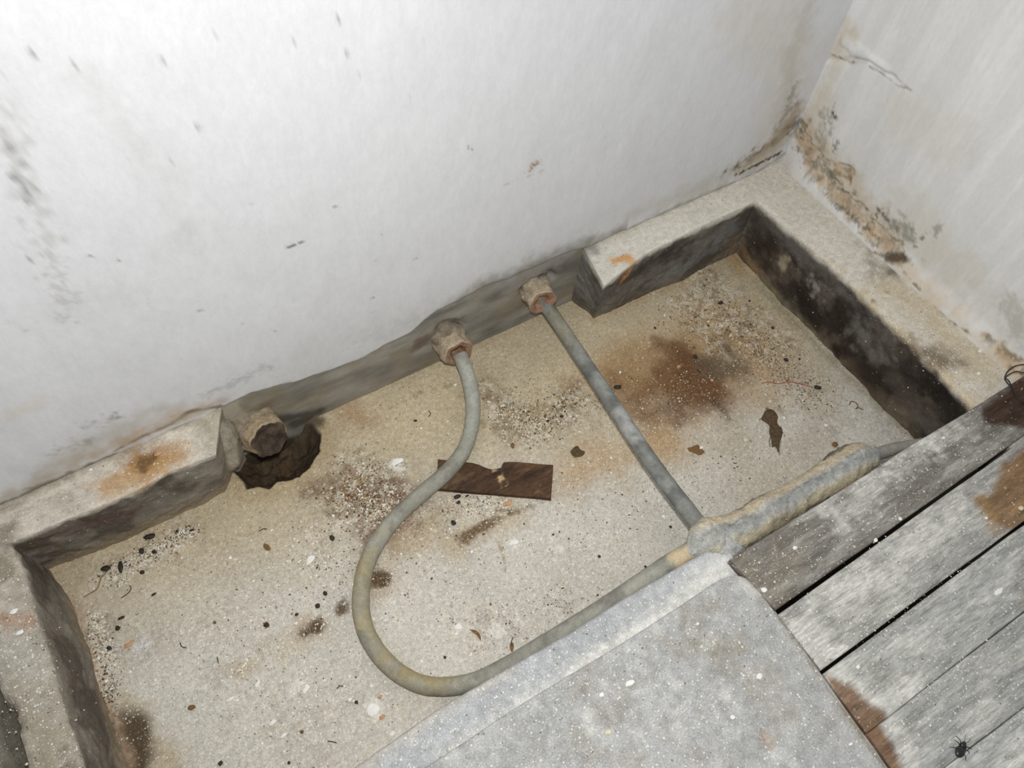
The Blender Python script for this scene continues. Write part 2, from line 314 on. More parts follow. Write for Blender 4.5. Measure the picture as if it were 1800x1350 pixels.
# ------------------------------------------------------------------ pit floor with the broken hole
K = 1.0
HOLE = [FL(*p) for p in ((566, 762), (563, 793), (545, 822), (527, 838), (513, 843), (487, 848), (473, 861), (457, 856), (433, 860), (425, 847), (406, 825), (402, 800), (410, 775), (440, 750), (500, 735), (545, 742))]
gx = axis([(-1.86, -.08, .0028)]); gy = -axis([(-.015, .70, .0028)])
X, Yg = np.meshgrid(gx, gy); P = np.stack([X, Yg, np.full_like(X, -D)], -1)
hd = polysd(P, HOLE) + .0025 * fbm(P, 90, 4, 2)
dep = sst(.001, -.010, hd) * .018 + sst(.0, -.05, hd) * .05
Zg = .0022 * fbm(P, 5, 4, 3) + .0010 * fbm(P, 28, 4, 4) - dep * (1 + .25 * fbm(P, 60, 4, 8)) + .002 * np.exp(-(hd / .01) ** 2)
grm = np.maximum.reduce([smask(P, stroke(FL, *q), .06, .05, 25, i) * a for i, (a, q) in enumerate((
    (1, ((1240, 500, 50), (1330, 590, 60), (1220, 560, 50))), (1, ((860, 700, 30), (930, 760, 45), (1010, 700, 30))), (1, ((600, 870, 50), (690, 900, 50), (640, 800, 40))),
    (1, ((200, 1010, 25), (290, 960, 25), (340, 930, 10))), (.9, ((165, 1090, 12), (200, 1180, 20), (190, 1240, 10))), (.6, ((1400, 700, 50), (1480, 730, 40))),
    (.6, ((860, 880, 20), (780, 900, 40))), (.6, ((840, 1100, 45),)), (.6, ((570, 960, 40),)), (.5, ((1000, 1060, 30),)), (.35, ((400, 1150, 70), (550, 1280, 60)))))])
Zg += .0016 * grm * fbm(P, 130, 3, 40)
# fillet towards the pit sides
col = np.empty(P.shape); near = sst(-.12, -.44, Yg + .16 * (X + 1.0) + .05 * fbm(P, 4, 3, 5))
a, b_ = lin((190, 176, 148)), lin((200, 195, 184)); col[:] = a * (1 - near[..., None]) + b_ * near[..., None]
col *= (1 + .10 * fbm(P, 11, 5, 6) + .06 * fbm(P, 50, 3, 7))[..., None]
S = lambda *q: stroke(FL, *q)
A = lambda st, rgb, al, so, ra, sc=40, sd=0: paint(col, P, st, rgb, al, so, ra, sc, sd)
A(S((1120, 650, 80), (1290, 620, 110), (1200, 730, 70)), (168, 138, 98), .75, .16, .06, 12, 1)
A(S((1060, 810, 40), (1000, 850, 20), (1150, 780, 40)), (182, 148, 102), .6, .09, .04, 16, 2)
A(S((1110, 700, 40), (1200, 650, 55), (1260, 700, 35)), (118, 84, 54), .85, .11, .05, 18, 3)
A(S((1190, 610, 30), (1230, 680, 40), (1170, 720, 30)), (98, 68, 46), .7, .07, .05, 22, 4)
A(S((1250, 640, 30), (1305, 650, 24), (1270, 605, 20)), (94, 82, 66), .8, .05, .02, 30, 5)
A(S((1240, 700, 10), (1262, 712, 8), (1280, 735, 3)), (66, 46, 32), .75, .03, .012, 50, 6)
A(S((1400, 620, 50), (1440, 700, 50)), (168, 150, 114), .45, .10, .05, 20, 7)
A(S((1410, 800, 60), (1330, 840, 60), (1290, 790, 50)), (172, 158, 134), .5, .12, .05, 14, 8)
A(S((620, 725, 25), (650, 745, 20)), (160, 120, 86), .55, .06, .03, 30, 9)
A(S((560, 870, 20), (620, 860, 45), (700, 890, 30), (640, 930, 24)), (112, 84, 60), .75, .07, .05, 30, 10)
A(S((700, 870, 10), (720, 920, 22), (680, 935, 16)), (128, 84, 58), .6, .04, .03, 40, 11)
A(S((740, 920, 18), (800, 900, 16), (690, 970, 16)), (168, 146, 110), .6, .06, .03, 30, 12)
A(S((860, 690, 20), (900, 740, 40), (960, 760, 26), (1010, 700, 22)), (150, 132, 104), .6, .06, .05, 30, 13)
A(S((1010, 670, 20), (1100, 640, 20)), (160, 128, 88), .45, .07, .04, 30, 14)
A(S((800, 960, 20), (900, 900, 20)), (176, 154, 116), .5, .05, .02, 40, 15)
A(S((820, 945, 13), (850, 928, 12), (890, 905, 5), (930, 890, 2)), (96, 72, 44), .85, .02, .014, 70, 15)
A(S((875, 952, 2), (884, 975, 2), (890, 1003, 1)), (150, 130, 98), .8, .006, .005, 90, 16)
A(S((664, 1024, 28)), (166, 142, 106), .5, .04, .02, 40, 17); A(S((664, 1018, 15), (672, 1018, 15)), (88, 68, 46), .95, .014, .006, 60, 17)
A(S((545, 1108, 30)), (170, 146, 108), .5, .05, .02, 40, 18); A(S((536, 1113, 9), (560, 1099, 12)), (82, 62, 42), .95, .016, .006, 70, 18)
A(S((606, 1064, 10), (595, 1072, 9)), (90, 68, 44), .9, .015, .006, 70, 19)
A(S((520, 1130, 7), (470, 1155, 9), (440, 1172, 12), (410, 1185, 10)), (184, 160, 122), .6, .03, .02, 50, 20)
A(S((210, 1250, 30), (270, 1340, 40)), (170, 148, 108), .55, .06, .03, 40, 21)
A(S((195, 1270, 20), (235, 1290, 30), (230, 1340, 30), (225, 1400, 30)), (80, 67, 50), .95, .03, .008, 40, 21)
A(S((130, 1060, 8), (155, 1135, 8), (185, 1230, 8), (230, 1345, 8)), (172, 148, 122), .7, .02, .008, 60, 22)
A(S((100, 1010, 14), (140, 990, 6), (130, 1040, 12)), (182, 164, 138), .7, .03, .02, 60, 22)
A(S((1290, 452, 16), (1300, 475, 12)), (170, 138, 92), .7, .03, .012, 60, 23)
A(S((1045, 563, 5), (1200, 497, 5), (1270, 462, 5)), (170, 146, 104), .45, .02, .01, 60, 23)
A(S((1330, 495, 9), (1410, 580, 12), (1480, 650, 8), (1610, 775, 8)), (150, 142, 118), .7, .03, .012, 60, 24)
A(S((560, 727, 4), (760, 640, 5), (900, 583, 5)), (168, 152, 118), .5, .02, .01, 60, 25)
A(S((765, 800, 3), (600, 705, 2), (620, 700, 1)), (150, 134, 106), .0, .01, .01, 60, 25)
A(S((685, 718, 1), (740, 690, 1.4), (800, 675, 1)), (158, 140, 108), .7, .006, .008, 90, 25)
A(S((1352, 722, 6), (1360, 760, 8), (1366, 785, 5)), (84, 64, 40), .85, .008, .008, 120, 26)
A(S((1012, 795, 8),), (104, 76, 48), .85, .008, .009, 120, 27); A(S((1222, 789, 6), (1235, 795, 4)), (130, 98, 62), .8, .012, .01, 120, 27)
A(S((1533, 530, 5)), (120, 84, 50), .0, .01, .01)
A(S((250, 1135, 12),), (214, 213, 212), .7, .02, .012, 60, 28)
for x, y, r in ((700, 820, 14), (655, 1240, 15), (903, 955, 9), (690, 816, 8), (650, 985, 8), (660, 1258, 10), (520, 1205, 8), (985, 965, 8), (870, 1110, 14), (806, 1103, 8)):
    A(S((x, y, r)), (226, 222, 212), .8, .008, .010, 90, x)
A(S((640, 830, 22), (610, 845, 12)), (170, 150, 122), .5, .008, .008, 60, 29)
gc = (.5 * grm)[..., None] * sst(-.1, .35, fbm(P, 60, 4, 41))[..., None]; col = col * (1 - gc) + lin((112, 92, 70)) * gc
gc = (.55 * grm)[..., None] * sst(.0, .35, fbm(P, 85, 4, 42))[..., None]; col = col * (1 - gc) + lin((218, 210, 192)) * gc
for q_ in (((664, 1018, 15), (672, 1018, 15)), ((536, 1113, 9), (560, 1099, 12)), ((820, 945, 10), (850, 928, 9)), ((210, 1290, 24), (230, 1340, 30)), ((1210, 660, 50), (1260, 700, 30))): grm *= 1 - .6 * smask(P, S(*q_), .02, .005)
hm = sst(.0015, -.004, hd)[..., None]; hc = lin((74, 62, 48)) * (1 + .45 * fbm(P, 40, 5, 43))[..., None]
t = sst(.0, .5, fbm(P, 18, 4, 45))[..., None] * .6; hc = hc * (1 - t) + lin((92, 74, 48)) * t
col = col * (1 - hm) + hc * hm
t = (np.exp(-((hd - .01) / .02) ** 2) * (hd > 0) * .4)[..., None]; col = col * (1 - t) + lin((158, 134, 96)) * t
A(S((540, 745, 20), (562, 742, 12), (520, 752, 14)), (80, 70, 54), .85, .02, .006, 60, 46)  # the sleeve's shadow band carried on in the floor colour by the hole
A(S((470, 832, 6), (500, 840, 5)), (110, 90, 66), .0, .02, .01)
P[..., 2] += Zg
spk = np.clip(.10 + .22 * grm + .16 * near + .08 * fbm(P, 7, 3, 50), 0, .5) * (hd > .004); grt = np.clip(.05 + .45 * grm + .05 * fbm(P, 9, 3, 51), 0, .5) * (hd > .004)
FP, FZ = P, P[..., 2]
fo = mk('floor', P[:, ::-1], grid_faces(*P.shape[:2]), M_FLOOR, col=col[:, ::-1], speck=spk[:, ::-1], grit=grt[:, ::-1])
tag(fo, kind='structure', label='dirty tan concrete floor of the recessed pit with a broken hole at the wall')
def floor_z(x, y):
    i = int(np.clip(round((x - gx[0]) / .0028), 0, len(gx) - 1)); j = int(np.clip(round((-y + .015) / .0028), 0, len(gy) - 1)); return float(FZ[j, i])
# rough subfloor seen only through gaps, under hole and planks
def box(name, x0, x1, y0, y1, z0, z1, mat, parent=None, col=None):
    V = [(x, y, z) for x in (x0, x1) for y in (y0, y1) for z in (z0, z1)]
    c = None if col is None else np.tile(lin(col), (8, 1))
    return mk(name, V, [(0, 1, 3, 2), (4, 6, 7, 5), (0, 4, 5, 1), (2, 3, 7, 6), (0, 2, 6, 4), (1, 5, 7, 3)], mat, parent, col=c, smooth=False, speck=np.zeros(8), grit=np.zeros(8))
tag(box('subfloor', -2.7, .05, -1.7, .03, -.36, -.262, M_LEDGE, col=(60, 52, 42)), kind='structure')

# ------------------------------------------------------------------ cement ledges round the pit
def loft(paths, steps, vsteps):
    """paths: list of K lists of control points (same count); steps per section; vsteps between paths"""
    rows = []
    for p in paths:
        p = [np.array(q, float) for q in p]; r = []
        for (a, b), n in zip(zip(p[:-1], p[1:]), steps): r += [a + (b - a) * t for t in np.arange(n) / n]
        rows.append(np.array(r + [p[-1]]))
    out = []
    for (a, b), n in zip(zip(rows[:-1], rows[1:]), vsteps):
        for t in np.arange(n) / n: out.append(a + (b - a) * t)
    out.append(rows[-1]); return np.array(out)
def lowpass(P, n, keep):                                    # round the arris a little
    for _ in range(n): P[1:-1] = P[1:-1] * .5 + (P[:-2] + P[2:]) * .25
    return P
def drop(pts, z): return [np.array([p[0], p[1], z]) for p in pts]
zL = -D - .03
# L-shaped ledge: along the back wall from EX to the corner, then along the right wall
tope = [np.array([EX, .006, 0]), TP(1050, 480), TP(1062, 502), TP(1133, 446), TP(1200, 413), TP(1262, 383), TP(1330, 352), TP(1400, 413), TP(1483, 483), TP(1567, 567), TP(1640, 640), TP(1713, 716), np.array([-.146, -1.3, 0])]
bot = [FL(1008, 531), FL(1028, 546), FL(1043, 562), FL(1110, 531), FL(1200, 492), FL(1262, 458), FL(1294, 442), FL(1367, 528), FL(1413, 574), FL(1487, 648), FL(1550, 712), FL(1612, 775), np.array([-.13, -1.3, -D])]
bot[0][1] = .006
out = [np.array([EX, .012, 0]), np.array([EX + .006, .012, 0]), np.array([EX + .012, .012, 0]), [tope[3][0], .012, 0], [tope[4][0], .012, 0], [tope[5][0] + .03, .012, 0], [.012, .012, 0], [.012, tope[7][1], 0], [.012, tope[8][1], 0], [.012, tope[9][1], 0], [.012, tope[10][1], 0], [.012, tope[11][1], 0], [.012, -1.3, 0]]
P = loft([out, tope, bot, drop(bot, zL)], [6, 6, 26, 22, 22, 22, 26, 30, 30, 30, 30, 60], [44, 60, 3])
P = lowpass(P, 5, 0); P0 = P.copy()
nrm = gnormals(P); nrm *= np.sign(nrm[len(P) // 5, 60, 2] + 1e-9)
side = sst(-.004, -.022, P0[..., 2] + .006 * fbm(P0, 50, 4, 2))
pitf = (P0[..., 0] > -.16) | (P0[..., 1] < -.12)
P = P + nrm * (.0022 * fbm(P0, 8, 3, 1) + .0012 * fbm(P0, 35, 4, 2) + side * (.004 * fbm(P0, 16, 4, 3) + .002 * fbm(P0, 60, 4, 6)))[..., None]
col = np.empty(P.shape); col[:] = lin((214, 209, 197)); col *= (1 + .06 * fbm(P0, 15, 4, 4))[..., None]
S = lambda *q: stroke(TP, *q); P_ = P0
def A(st, rgb, al, so, ra, sc=40, sd=0): paint(col, P_, st, rgb, al, so, ra, sc, sd)
A(S((1400, 420, 8), (1500, 510, 14), (1600, 610, 20), (1700, 700, 25)), (196, 174, 134), .65, .05, .03, 30, 1)
A(S((1560, 500, 25), (1640, 560, 40), (1720, 650, 40)), (190, 170, 132), .55, .08, .03, 30, 2)
A(S((1550, 430, 18), (1590, 455, 18), (1570, 480, 12)), (88, 76, 62), .8, .04, .02, 60, 3)
A(S((1520, 420, 8), (1540, 480, 14)), (128, 118, 100), .55, .04, .02, 60, 4)
A(S((1600, 600, 10), (1650, 630, 26), (1690, 640, 14)), (104, 88, 66), .75, .05, .02, 50, 5)
A(S((1535, 530, 4),), (120, 84, 50), .85, .006, .005, 150, 6); A(S((1562, 512, 4),), (150, 110, 66), .7, .006, .005, 150, 6)
A(S((1600, 400, 8), (1700, 590, 5), (1790, 640, 12)), (206, 190, 162), .6, .03, .02, 50, 7)
A(S((1390, 300, 6), (1450, 350, 5), (1530, 430, 6)), (196, 190, 176), .5, .012, .006, 60, 8)
A(S((1300, 315, 5), (1170, 372, 5), (1060, 425, 6)), (186, 178, 160), .5, .02, .01, 60, 8)
A(S((1385, 290, 10),), (170, 158, 136), .5, .03, .015, 70, 8)
A(S((1790, 660, 8), (1760, 620, 6)), (120, 104, 80), .6, .02, .01, 70, 8)
A(S((1690, 560, 10), (1705, 580, 8)), (206, 205, 190), .0, .02, .01)
# sides
sc_ = np.empty(P.shape); k = (P0[..., 0] > -.155)
n = fbm(P0, (18, 18, 26), 5, 9)
gray = lin((116, 111, 104)) * (1 + .35 * n)[..., None]
t = sst(-.05, .4, fbm(P0, (14, 14, 20), 5, 10))[..., None]; gray = gray * (1 - .75 * t) + lin((76, 68, 60)) * .75 * t
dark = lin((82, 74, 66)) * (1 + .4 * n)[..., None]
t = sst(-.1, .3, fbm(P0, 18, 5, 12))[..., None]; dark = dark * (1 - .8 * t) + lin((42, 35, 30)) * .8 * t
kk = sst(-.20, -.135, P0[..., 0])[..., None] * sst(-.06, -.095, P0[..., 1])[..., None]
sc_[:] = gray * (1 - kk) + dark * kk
top = col; col = sc_
SX = lambda *q: stroke(lambda a, b: U(a, b, 0, -.146), *q); SY = lambda *q: stroke(lambda a, b: U(a, b, 1, -.078), *q)
bt = (sst(-D + .035, -D + .006, P0[..., 2] + .03 * fbm(P0, 12, 4, 55)) * .32)[..., None]; sc_[...] = sc_ * (1 - bt) + lin((136, 120, 96)) * bt
up = (sst(-.07, -.02, P0[..., 2] + .04 * fbm(P0, 14, 4, 56)) * sst(-.45, -.25, P0[..., 1]) * kk[..., 0] * .8)[..., None]; sc_[...] = sc_ * (1 - up) + lin((104, 99, 93)) * up
A(SX((1372, 462, 16), (1378, 455, 12)), (164, 152, 130), .9, .016, .01, 70, 1)
A(SX((1415, 500, 14), (1430, 510, 12)), (150, 146, 140), .85, .03, .025, 70, 2)
A(SX((1400, 430, 12), (1470, 500, 10), (1440, 540, 12)), (108, 102, 96), .6, .03, .02, 50, 2)
A(SX((1380, 430, 12), (1450, 500, 14), (1520, 560, 12), (1590, 630, 8)), (100, 96, 91), .65, .03, .03, 50, 31)
A(SX((1500, 580, 18), (1540, 620, 28)), (116, 112, 106), .8, .04, .03, 50, 3)
A(SX((1560, 590, 10), (1580, 580, 8)), (130, 126, 118), .7, .02, .02, 60, 3)
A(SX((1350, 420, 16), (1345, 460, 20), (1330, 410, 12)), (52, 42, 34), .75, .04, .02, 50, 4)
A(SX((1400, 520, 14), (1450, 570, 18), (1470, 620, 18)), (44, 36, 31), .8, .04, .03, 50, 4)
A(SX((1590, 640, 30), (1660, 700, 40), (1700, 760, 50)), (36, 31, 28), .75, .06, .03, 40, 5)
A(SX((1305, 440, 12), (1325, 480, 8), (1370, 530, 5)), (150, 120, 82), .75, .03, .012, 60, 6)
A(SX((1455, 515, 1.2), (1480, 530, 2), (1510, 545, 1.5), (1530, 575, 1.5)), (24, 20, 17), .9, .004, .004, 120, 7)
A(SX((1400, 420, 1.5), (1425, 455, 1)), (30, 26, 22), .0, .004, .004, 120, 7)
A(SX((1340, 490, 4), (1400, 555, 10), (1430, 590, 8), (1480, 640, 3)), (128, 122, 104), .6, .02, .012, 60, 8)
A(SX((1640, 760, 20), (1600, 740, 10)), (92, 88, 82), .5, .03, .02, 60, 8)
A(SY((1130, 470, 14), (1180, 445, 12), (1220, 425, 10)), (62, 56, 50), .7, .03, .02, 60, 9)
A(SY((1150, 505, 8), (1180, 485, 16), (1260, 435, 22), (1290, 405, 20)), (126, 125, 122), .75, .03, .02, 50, 10)
A(SY((1290, 440, 8), (1300, 415, 5)), (150, 116, 70), .7, .02, .01, 60, 11)
A(SY((1085, 545, 6), (1120, 525, 8)), (70, 62, 54), .6, .03, .015, 60, 11)
A(SY((1058, 520, 8), (1050, 545, 4)), (120, 116, 108), .6, .02, .015, 60, 12)
col = top * (1 - side[..., None]) + col * side[..., None]
A(S((1078, 460, 8), (1100, 452, 8), (1112, 458, 9)), (206, 152, 90), .9, .014, .006, 80, 13)
A(SY((1082, 486, 8), (1108, 468, 9), (1085, 500, 5)), (196, 144, 84), .85, .012, .008, 80, 14)
paint(col, P_, [(np.array([EX - .004, -.01, -.03]), .04), (np.array([EX + .004, -.05, -.12]), .03)], (132, 130, 124), .75, .05, .03, 50, 61)
A(S((1056, 478, 5), (1064, 500, 6), (1080, 490, 5)), (204, 200, 190), .55, .012, .01, 80, 14)
nearw = np.exp(-((P0[..., 2] + .0) / .004) ** 2) * np.exp(-((side - .5) / .5) ** 2) * .3
spk = np.clip(.10 + .18 * sst(-.25, -.6, P0[..., 1]), 0, 1) * (1 - side) + .015 * side; grt = .03 * np.ones_like(spk)
lo = mk('concrete_ledge', P, grid_faces(*P.shape[:2]), M_LEDGE, col=col, speck=spk, grit=grt)
tag(lo, kind='structure', label='pale cement ledge with dark stained inner sides running round the corner of the pit')
# left ledge
tl = [np.array([-1.330, .006, 0]), TP(379, 799), TP(300, 829), TP(233, 866), TP(143, 902), TP(17, 955), TP(37, 997), TP(50, 1033), TP(63, 1087), TP(87, 1157), TP(101, 1220), TP(128, 1290), TP(140, 1347), TP(170, 1480)]
bl = [np.array([-1.330, .006, -D]), FL(396, 863), FL(333, 897), FL(233, 943), FL(150, 980), FL(86, 1000), FL(123, 1060), FL(138, 1098), FL(153, 1133), FL(170, 1185), FL(184, 1230), FL(203, 1285), FL(227, 1347), FL(275, 1480)]
tl.append(tl[-1] + (tl[-1] - tl[-3]) * [1, 1, 0] * .9); bl.append(bl[-1] + (bl[-1] - bl[-3]) * [1, 1, 0] * .9); tl[-1][1] = bl[-1][1] = -.84
ol = [np.array([-1.333, .012, 0]), np.array([-1.36, .012, 0]), np.array([-1.43, .012, 0]), np.array([-1.52, .012, 0]), np.array([-1.62, .012, 0]), np.array([-2.6, .012, 0])] + [np.array([-2.6, tl[i][1], 0]) for i in range(6, 15)]
P = loft([ol, tl, bl, drop(bl, zL)], [8, 24, 22, 28, 34, 18, 16, 22, 26, 24, 26, 22, 40, 50], [90, 60, 3])
P = lowpass(P, 6, 0); P0 = P.copy(); P_ = P0
nrm = gnormals(P); nrm *= np.sign(nrm[30, 60, 2] + 1e-9)
side = sst(-.003, -.020, P0[..., 2] + .008 * fbm(P0, 40, 4, 2))
P = P + nrm * (.0025 * fbm(P0, 8, 3, 1) + .0015 * fbm(P0, 35, 4, 2) + side * (.004 * fbm(P0, 16, 4, 3) + .002 * fbm(P0, 60, 4, 6)))[..., None]
trough = smask(P0, stroke(TP, (-40, 1180, 10), (5, 1290, 16), (20, 1400, 22), (60, 1600, 26)), .02, .006)
P[..., 2] -= .05 * trough
col = np.empty(P.shape); fr = sst(-.12, -.25, P0[..., 1])[..., None]
col[:] = lin((208, 200, 186)) * (1 - fr) + lin((160, 154, 140)) * fr; col *= (1 + .2 * fbm(P0, 22, 5, 4))[..., None]
A(S((240, 808, 20), (262, 812, 24), (290, 800, 14)), (146, 110, 66), .9, .04, .02, 60, 1)
A(S((190, 855, 18), (235, 840, 24), (305, 800, 24)), (184, 146, 96), .75, .04, .02, 60, 2)
A(S((245, 822, 8), (275, 800, 7)), (92, 68, 44), .75, .02, .014, 90, 3)
A(S((25, 910, 14), (10, 960, 20), (0, 1010, 26)), (118, 108, 88), .75, .04, .03, 50, 4)
A(S((60, 890, 12), (110, 880, 14)), (172, 164, 148), .5, .04, .03, 60, 4)
A(S((0, 893, 10), (60, 862, 8), (120, 836, 6), (200, 800, 4), (380, 722, 6)), (150, 140, 120), .7, .02, .01, 60, 5)
A(S((0, 1090, 8), (45, 1090, 12), (30, 1085, 8)), (176, 128, 96), .6, .02, .014, 80, 5)
A(S((40, 1170, 14), (10, 1120, 10), (70, 1200, 12)), (196, 192, 184), .4, .05, .03, 60, 5)
A(S((30, 1260, 20), (90, 1300, 20), (60, 1350, 25)), (152, 142, 122), .6, .05, .03, 50, 6)
A(S((112, 1330, 6), (120, 1360, 10)), (110, 100, 84), .6, .02, .015, 60, 6)
A(S((20, 1040, 20), (40, 1060, 10)), (140, 134, 118), .5, .04, .03, 60, 6)
A(S((360, 735, 14), (375, 790, 14), (370, 760, 12)), (176, 170, 154), .6, .03, .02, 60, 6)
t = (sst(-1.40, -1.355, P0[..., 0] + .02 * fbm(P0, 30, 4, 77)) * .85)[..., None]; endm = t; col = col * (1 - t) + lin((176, 168, 150)) * (1 + .25 * fbm(P0, 40, 4, 78))[..., None] * t
t = trough[..., None]; col = col * (1 - .8 * t) + lin((70, 66, 58)) * .8 * t
top = col; n = fbm(P0, (18, 18, 26), 5, 9)
col = lin((128, 122, 112)) * (1 + .3 * n)[..., None]
t = sst(-.05, .4, fbm(P0, 16, 5, 10))[..., None]; col = col * (1 - .7 * t) + lin((82, 73, 65)) * .7 * t
bt = (sst(-D + .045, -D + .008, P0[..., 2] + .02 * fbm(P0, 14, 4, 55)) * .7)[..., None]; col = col * (1 - bt) + lin((158, 142, 118)) * bt
SY = lambda *q: stroke(lambda a, b: U(a, b, 1, -.075), *q); SX = lambda *q: stroke(lambda a, b: U(a, b, 0, -1.68), *q)
A(SY((130, 930, 16), (230, 900, 18)), (96, 74, 68), .6, .05, .03, 50, 1)
A(SY((300, 850, 12), (330, 860, 12)), (70, 62, 56), .7, .03, .02, 60, 2)
A(SY((360, 830, 16), (390, 835, 12)), (150, 144, 130), .6, .04, .02, 60, 3)
A(SY((150, 970, 6), (230, 935, 6), (330, 890, 6), (400, 858, 6)), (158, 142, 116), .6, .02, .01, 60, 4)
A(SY((60, 960, 12), (120, 985, 10), (100, 975, 8)), (104, 88, 62), .6, .03, .02, 60, 4)
A(SX((110, 1060, 8), (130, 1110, 8), (150, 1170, 9), (170, 1220, 8)), (152, 134, 110), .65, .025, .015, 60, 5)
A(SX((160, 1290, 5), (180, 1290, 4), (150, 1230, 3)), (176, 146, 104), .6, .012, .01, 80, 6)
A(SX((80, 1090, 10), (100, 1180, 14)), (100, 104, 102), .6, .04, .02, 50, 6)
A(SX((130, 1290, 14), (170, 1340, 16)), (74, 70, 64), .6, .04, .02, 50, 6)
A(SX((141, 1160, 2), (144, 1180, 4)), (34, 26, 22), .95, .004, .003, 120, 7)
A(SX((148, 1172, 4)), (150, 96, 62), .7, .006, .004, 120, 7)
col = top * (1 - side[..., None]) + col * side[..., None]
m_ = side[..., None] * endm; col = col * (1 - m_) + lin((150, 142, 126)) * (1 + .25 * fbm(P0, 30, 4, 78))[..., None] * m_
spk = (.16 + .22 * fr[..., 0]) * (1 - side) * (1 - trough) + .02 * side; grt = (.03 + .12 * fr[..., 0]) * (1 - side)
lo = mk('concrete_ledge', P[:, ::-1], grid_faces(*P.shape[:2]), M_LEDGE, col=col[:, ::-1], speck=spk[:, ::-1], grit=grt[:, ::-1])
tag(lo, kind='structure', label='dirty cement ledge at the left end of the pit, brown stain on its top')

# ------------------------------------------------------------------ front kerb lip and slab
ZS = .016
def TS(x, y): return U(x, y, 2, ZS)
lipy = [TP(620, 1345), TP(770, 1240), TP(900, 1165), TP(1000, 1108), TP(1100, 1045), TP(1195, 990), TP(1262, 950)]
a0 = lipy[0] + (lipy[0] - lipy[2]) * 3.2; rt = np.array([-.722, -.66, 0])
e1 = [a0] + lipy + [rt * [1, 1, 0] + [0, .015, 0]]
b1 = [np.array([p[0], p[1] - .02, -D - .02]) for p in e1]
in1 = [np.array([p[0] - (.0 if i else .1), min(p[1] - .12, -.76), 0]) for i, p in enumerate(e1)]; in1[-1][1] = -.8
P = loft([in1, e1, b1], [30, 40, 30, 30, 30, 30, 20, 14], [40, 40]); P = lowpass(P, 14, 0)
P0 = P.copy(); P_ = P0
P[..., 2] += .0012 * fbm(P0, 12, 4, 1) + .0012 * fbm(P0, 50, 3, 1)
col = np.empty(P.shape); col[:] = lin((172, 174, 175)); col *= (1 + .14 * fbm(P0, 16, 5, 2))[..., None]
A(S((800, 1325, 4), (900, 1260, 6), (1040, 1172, 10), (1180, 1080, 14), (1270, 1010, 22)), (228, 226, 218), .85, .04, .014, 90, 3)
A(S((1200, 1050, 12), (1270, 1000, 16)), (200, 200, 196), .5, .05, .03, 60, 3)
A(S((560, 1390, 16), (620, 1350, 12), (770, 1245, 8), (900, 1165, 5)), (190, 182, 168), .7, .03, .01, 60, 3)
A(S((1190, 1000, 8), (1090, 1070, 8)), (168, 168, 168), .5, .03, .02, 60, 4)
sd = sst(-.01, -.04, P0[..., 2])[..., None]; col = col * (1 - sd) + lin((150, 140, 120)) * sd
lo = mk('kerb', P, grid_faces(*P.shape[:2]), M_SLAB, col=col, speck=np.full(P.shape[:2], .30), grit=np.full(P.shape[:2], .04)); tag(lo, kind='structure', label='rounded grey cement lip between the pit and the floor slab, dusted white')
# slab: thin screed with a rounded corner, its own thickness
sl = [TS(1553, 1352) + (TS(1553, 1352) - TS(1363, 1080)) * .8, TS(1560, 1352), TS(1500, 1268), TS(1440, 1183), TS(1400, 1128), TS(1361, 1077), TS(1335, 1042), TS(1312, 1019), TS(1290, 1014), TS(1262, 1024), TS(1220, 1052), TS(1100, 1130), TS(900, 1252), TS(752, 1350), TS(752, 1350) + (TS(752, 1350) - TS(1100, 1130)) * 1.6]
P2 = spline(sl, 260); far = P2.copy(); s_ = np.linspace(0, 1, 260)
far[:, 1] = -1.7; far[:, 0] = P2[0, 0] + (P2[-1, 0] - .2 - P2[0, 0]) * s_
bot_ = P2.copy(); bot_[:, 2] = -.004; out_ = P2 * 1.0
n_ = np.gradient(P2, axis=0)[:, [1, 0, 2]] * [1, -1, 0]; n_ /= np.linalg.norm(n_, axis=1, keepdims=True) + 1e-9
if (n_[0] @ np.array([1, 0, 0])) < 0: n_ = -n_
rows = [far + (P2 - far) * t for t in 1 - (1 - np.linspace(0, 1, 120)) ** 1.0]
rows += [P2 + n_ * .002 + [0, 0, -.001], P2 + n_ * .003 + [0, 0, -.004], bot_ + n_ * .003]
low = (bot_ + n_ * .003).copy(); low[:130, 2] = np.where(P2[:130, 0] > -.78, -D - .05, -.01); rows.append(low)
P = np.array(rows); P0 = P.copy(); P_ = P0
rr = np.arange(len(P)) < 120
P[rr, :, 2] += .0008 * fbm(P0[rr], 10, 4, 7) + .0006 * fbm(P0[rr], 45, 3, 8)
col = np.empty(P.shape); col[:] = lin((170, 170, 168)); col *= (1 + .12 * fbm(P0, 9, 5, 12) + .10 * fbm(P0, 40, 4, 13))[..., None]
t = sst(.1, .6, fbm(P0, 24, 6, 14))[..., None] * .4; col = col * (1 - t) + lin((148, 142, 128)) * t
t = sst(.1, .8, fbm(P0, 36, 6, 15))[..., None] * .6; col = col * (1 - t) + lin((208, 208, 204)) * t
ST = lambda *q: stroke(TS, *q)
A(ST((1225, 1130, 10), (1260, 1140, 14), (1300, 1130, 10)), (146, 138, 120), .55, .03, .02, 80, 1)
A(ST((1345, 1302, 8)), (160, 124, 88), .7, .02, .01, 80, 2)
A(ST((940, 1270, 16), (960, 1290, 12)), (150, 150, 146), .5, .04, .02, 60, 3)
A(ST((1370, 1250, 20), (1330, 1200, 20)), (160, 152, 136), .4, .05, .04, 60, 4)
A(ST((1370, 1090, 2), (1440, 1190, 2), (1555, 1350, 2.5)), (142, 130, 108), .8, .006, .003, 90, 5)
A(ST((1290, 1016, 8), (1320, 1040, 10)), (196, 194, 188), .5, .03, .01, 60, 6)
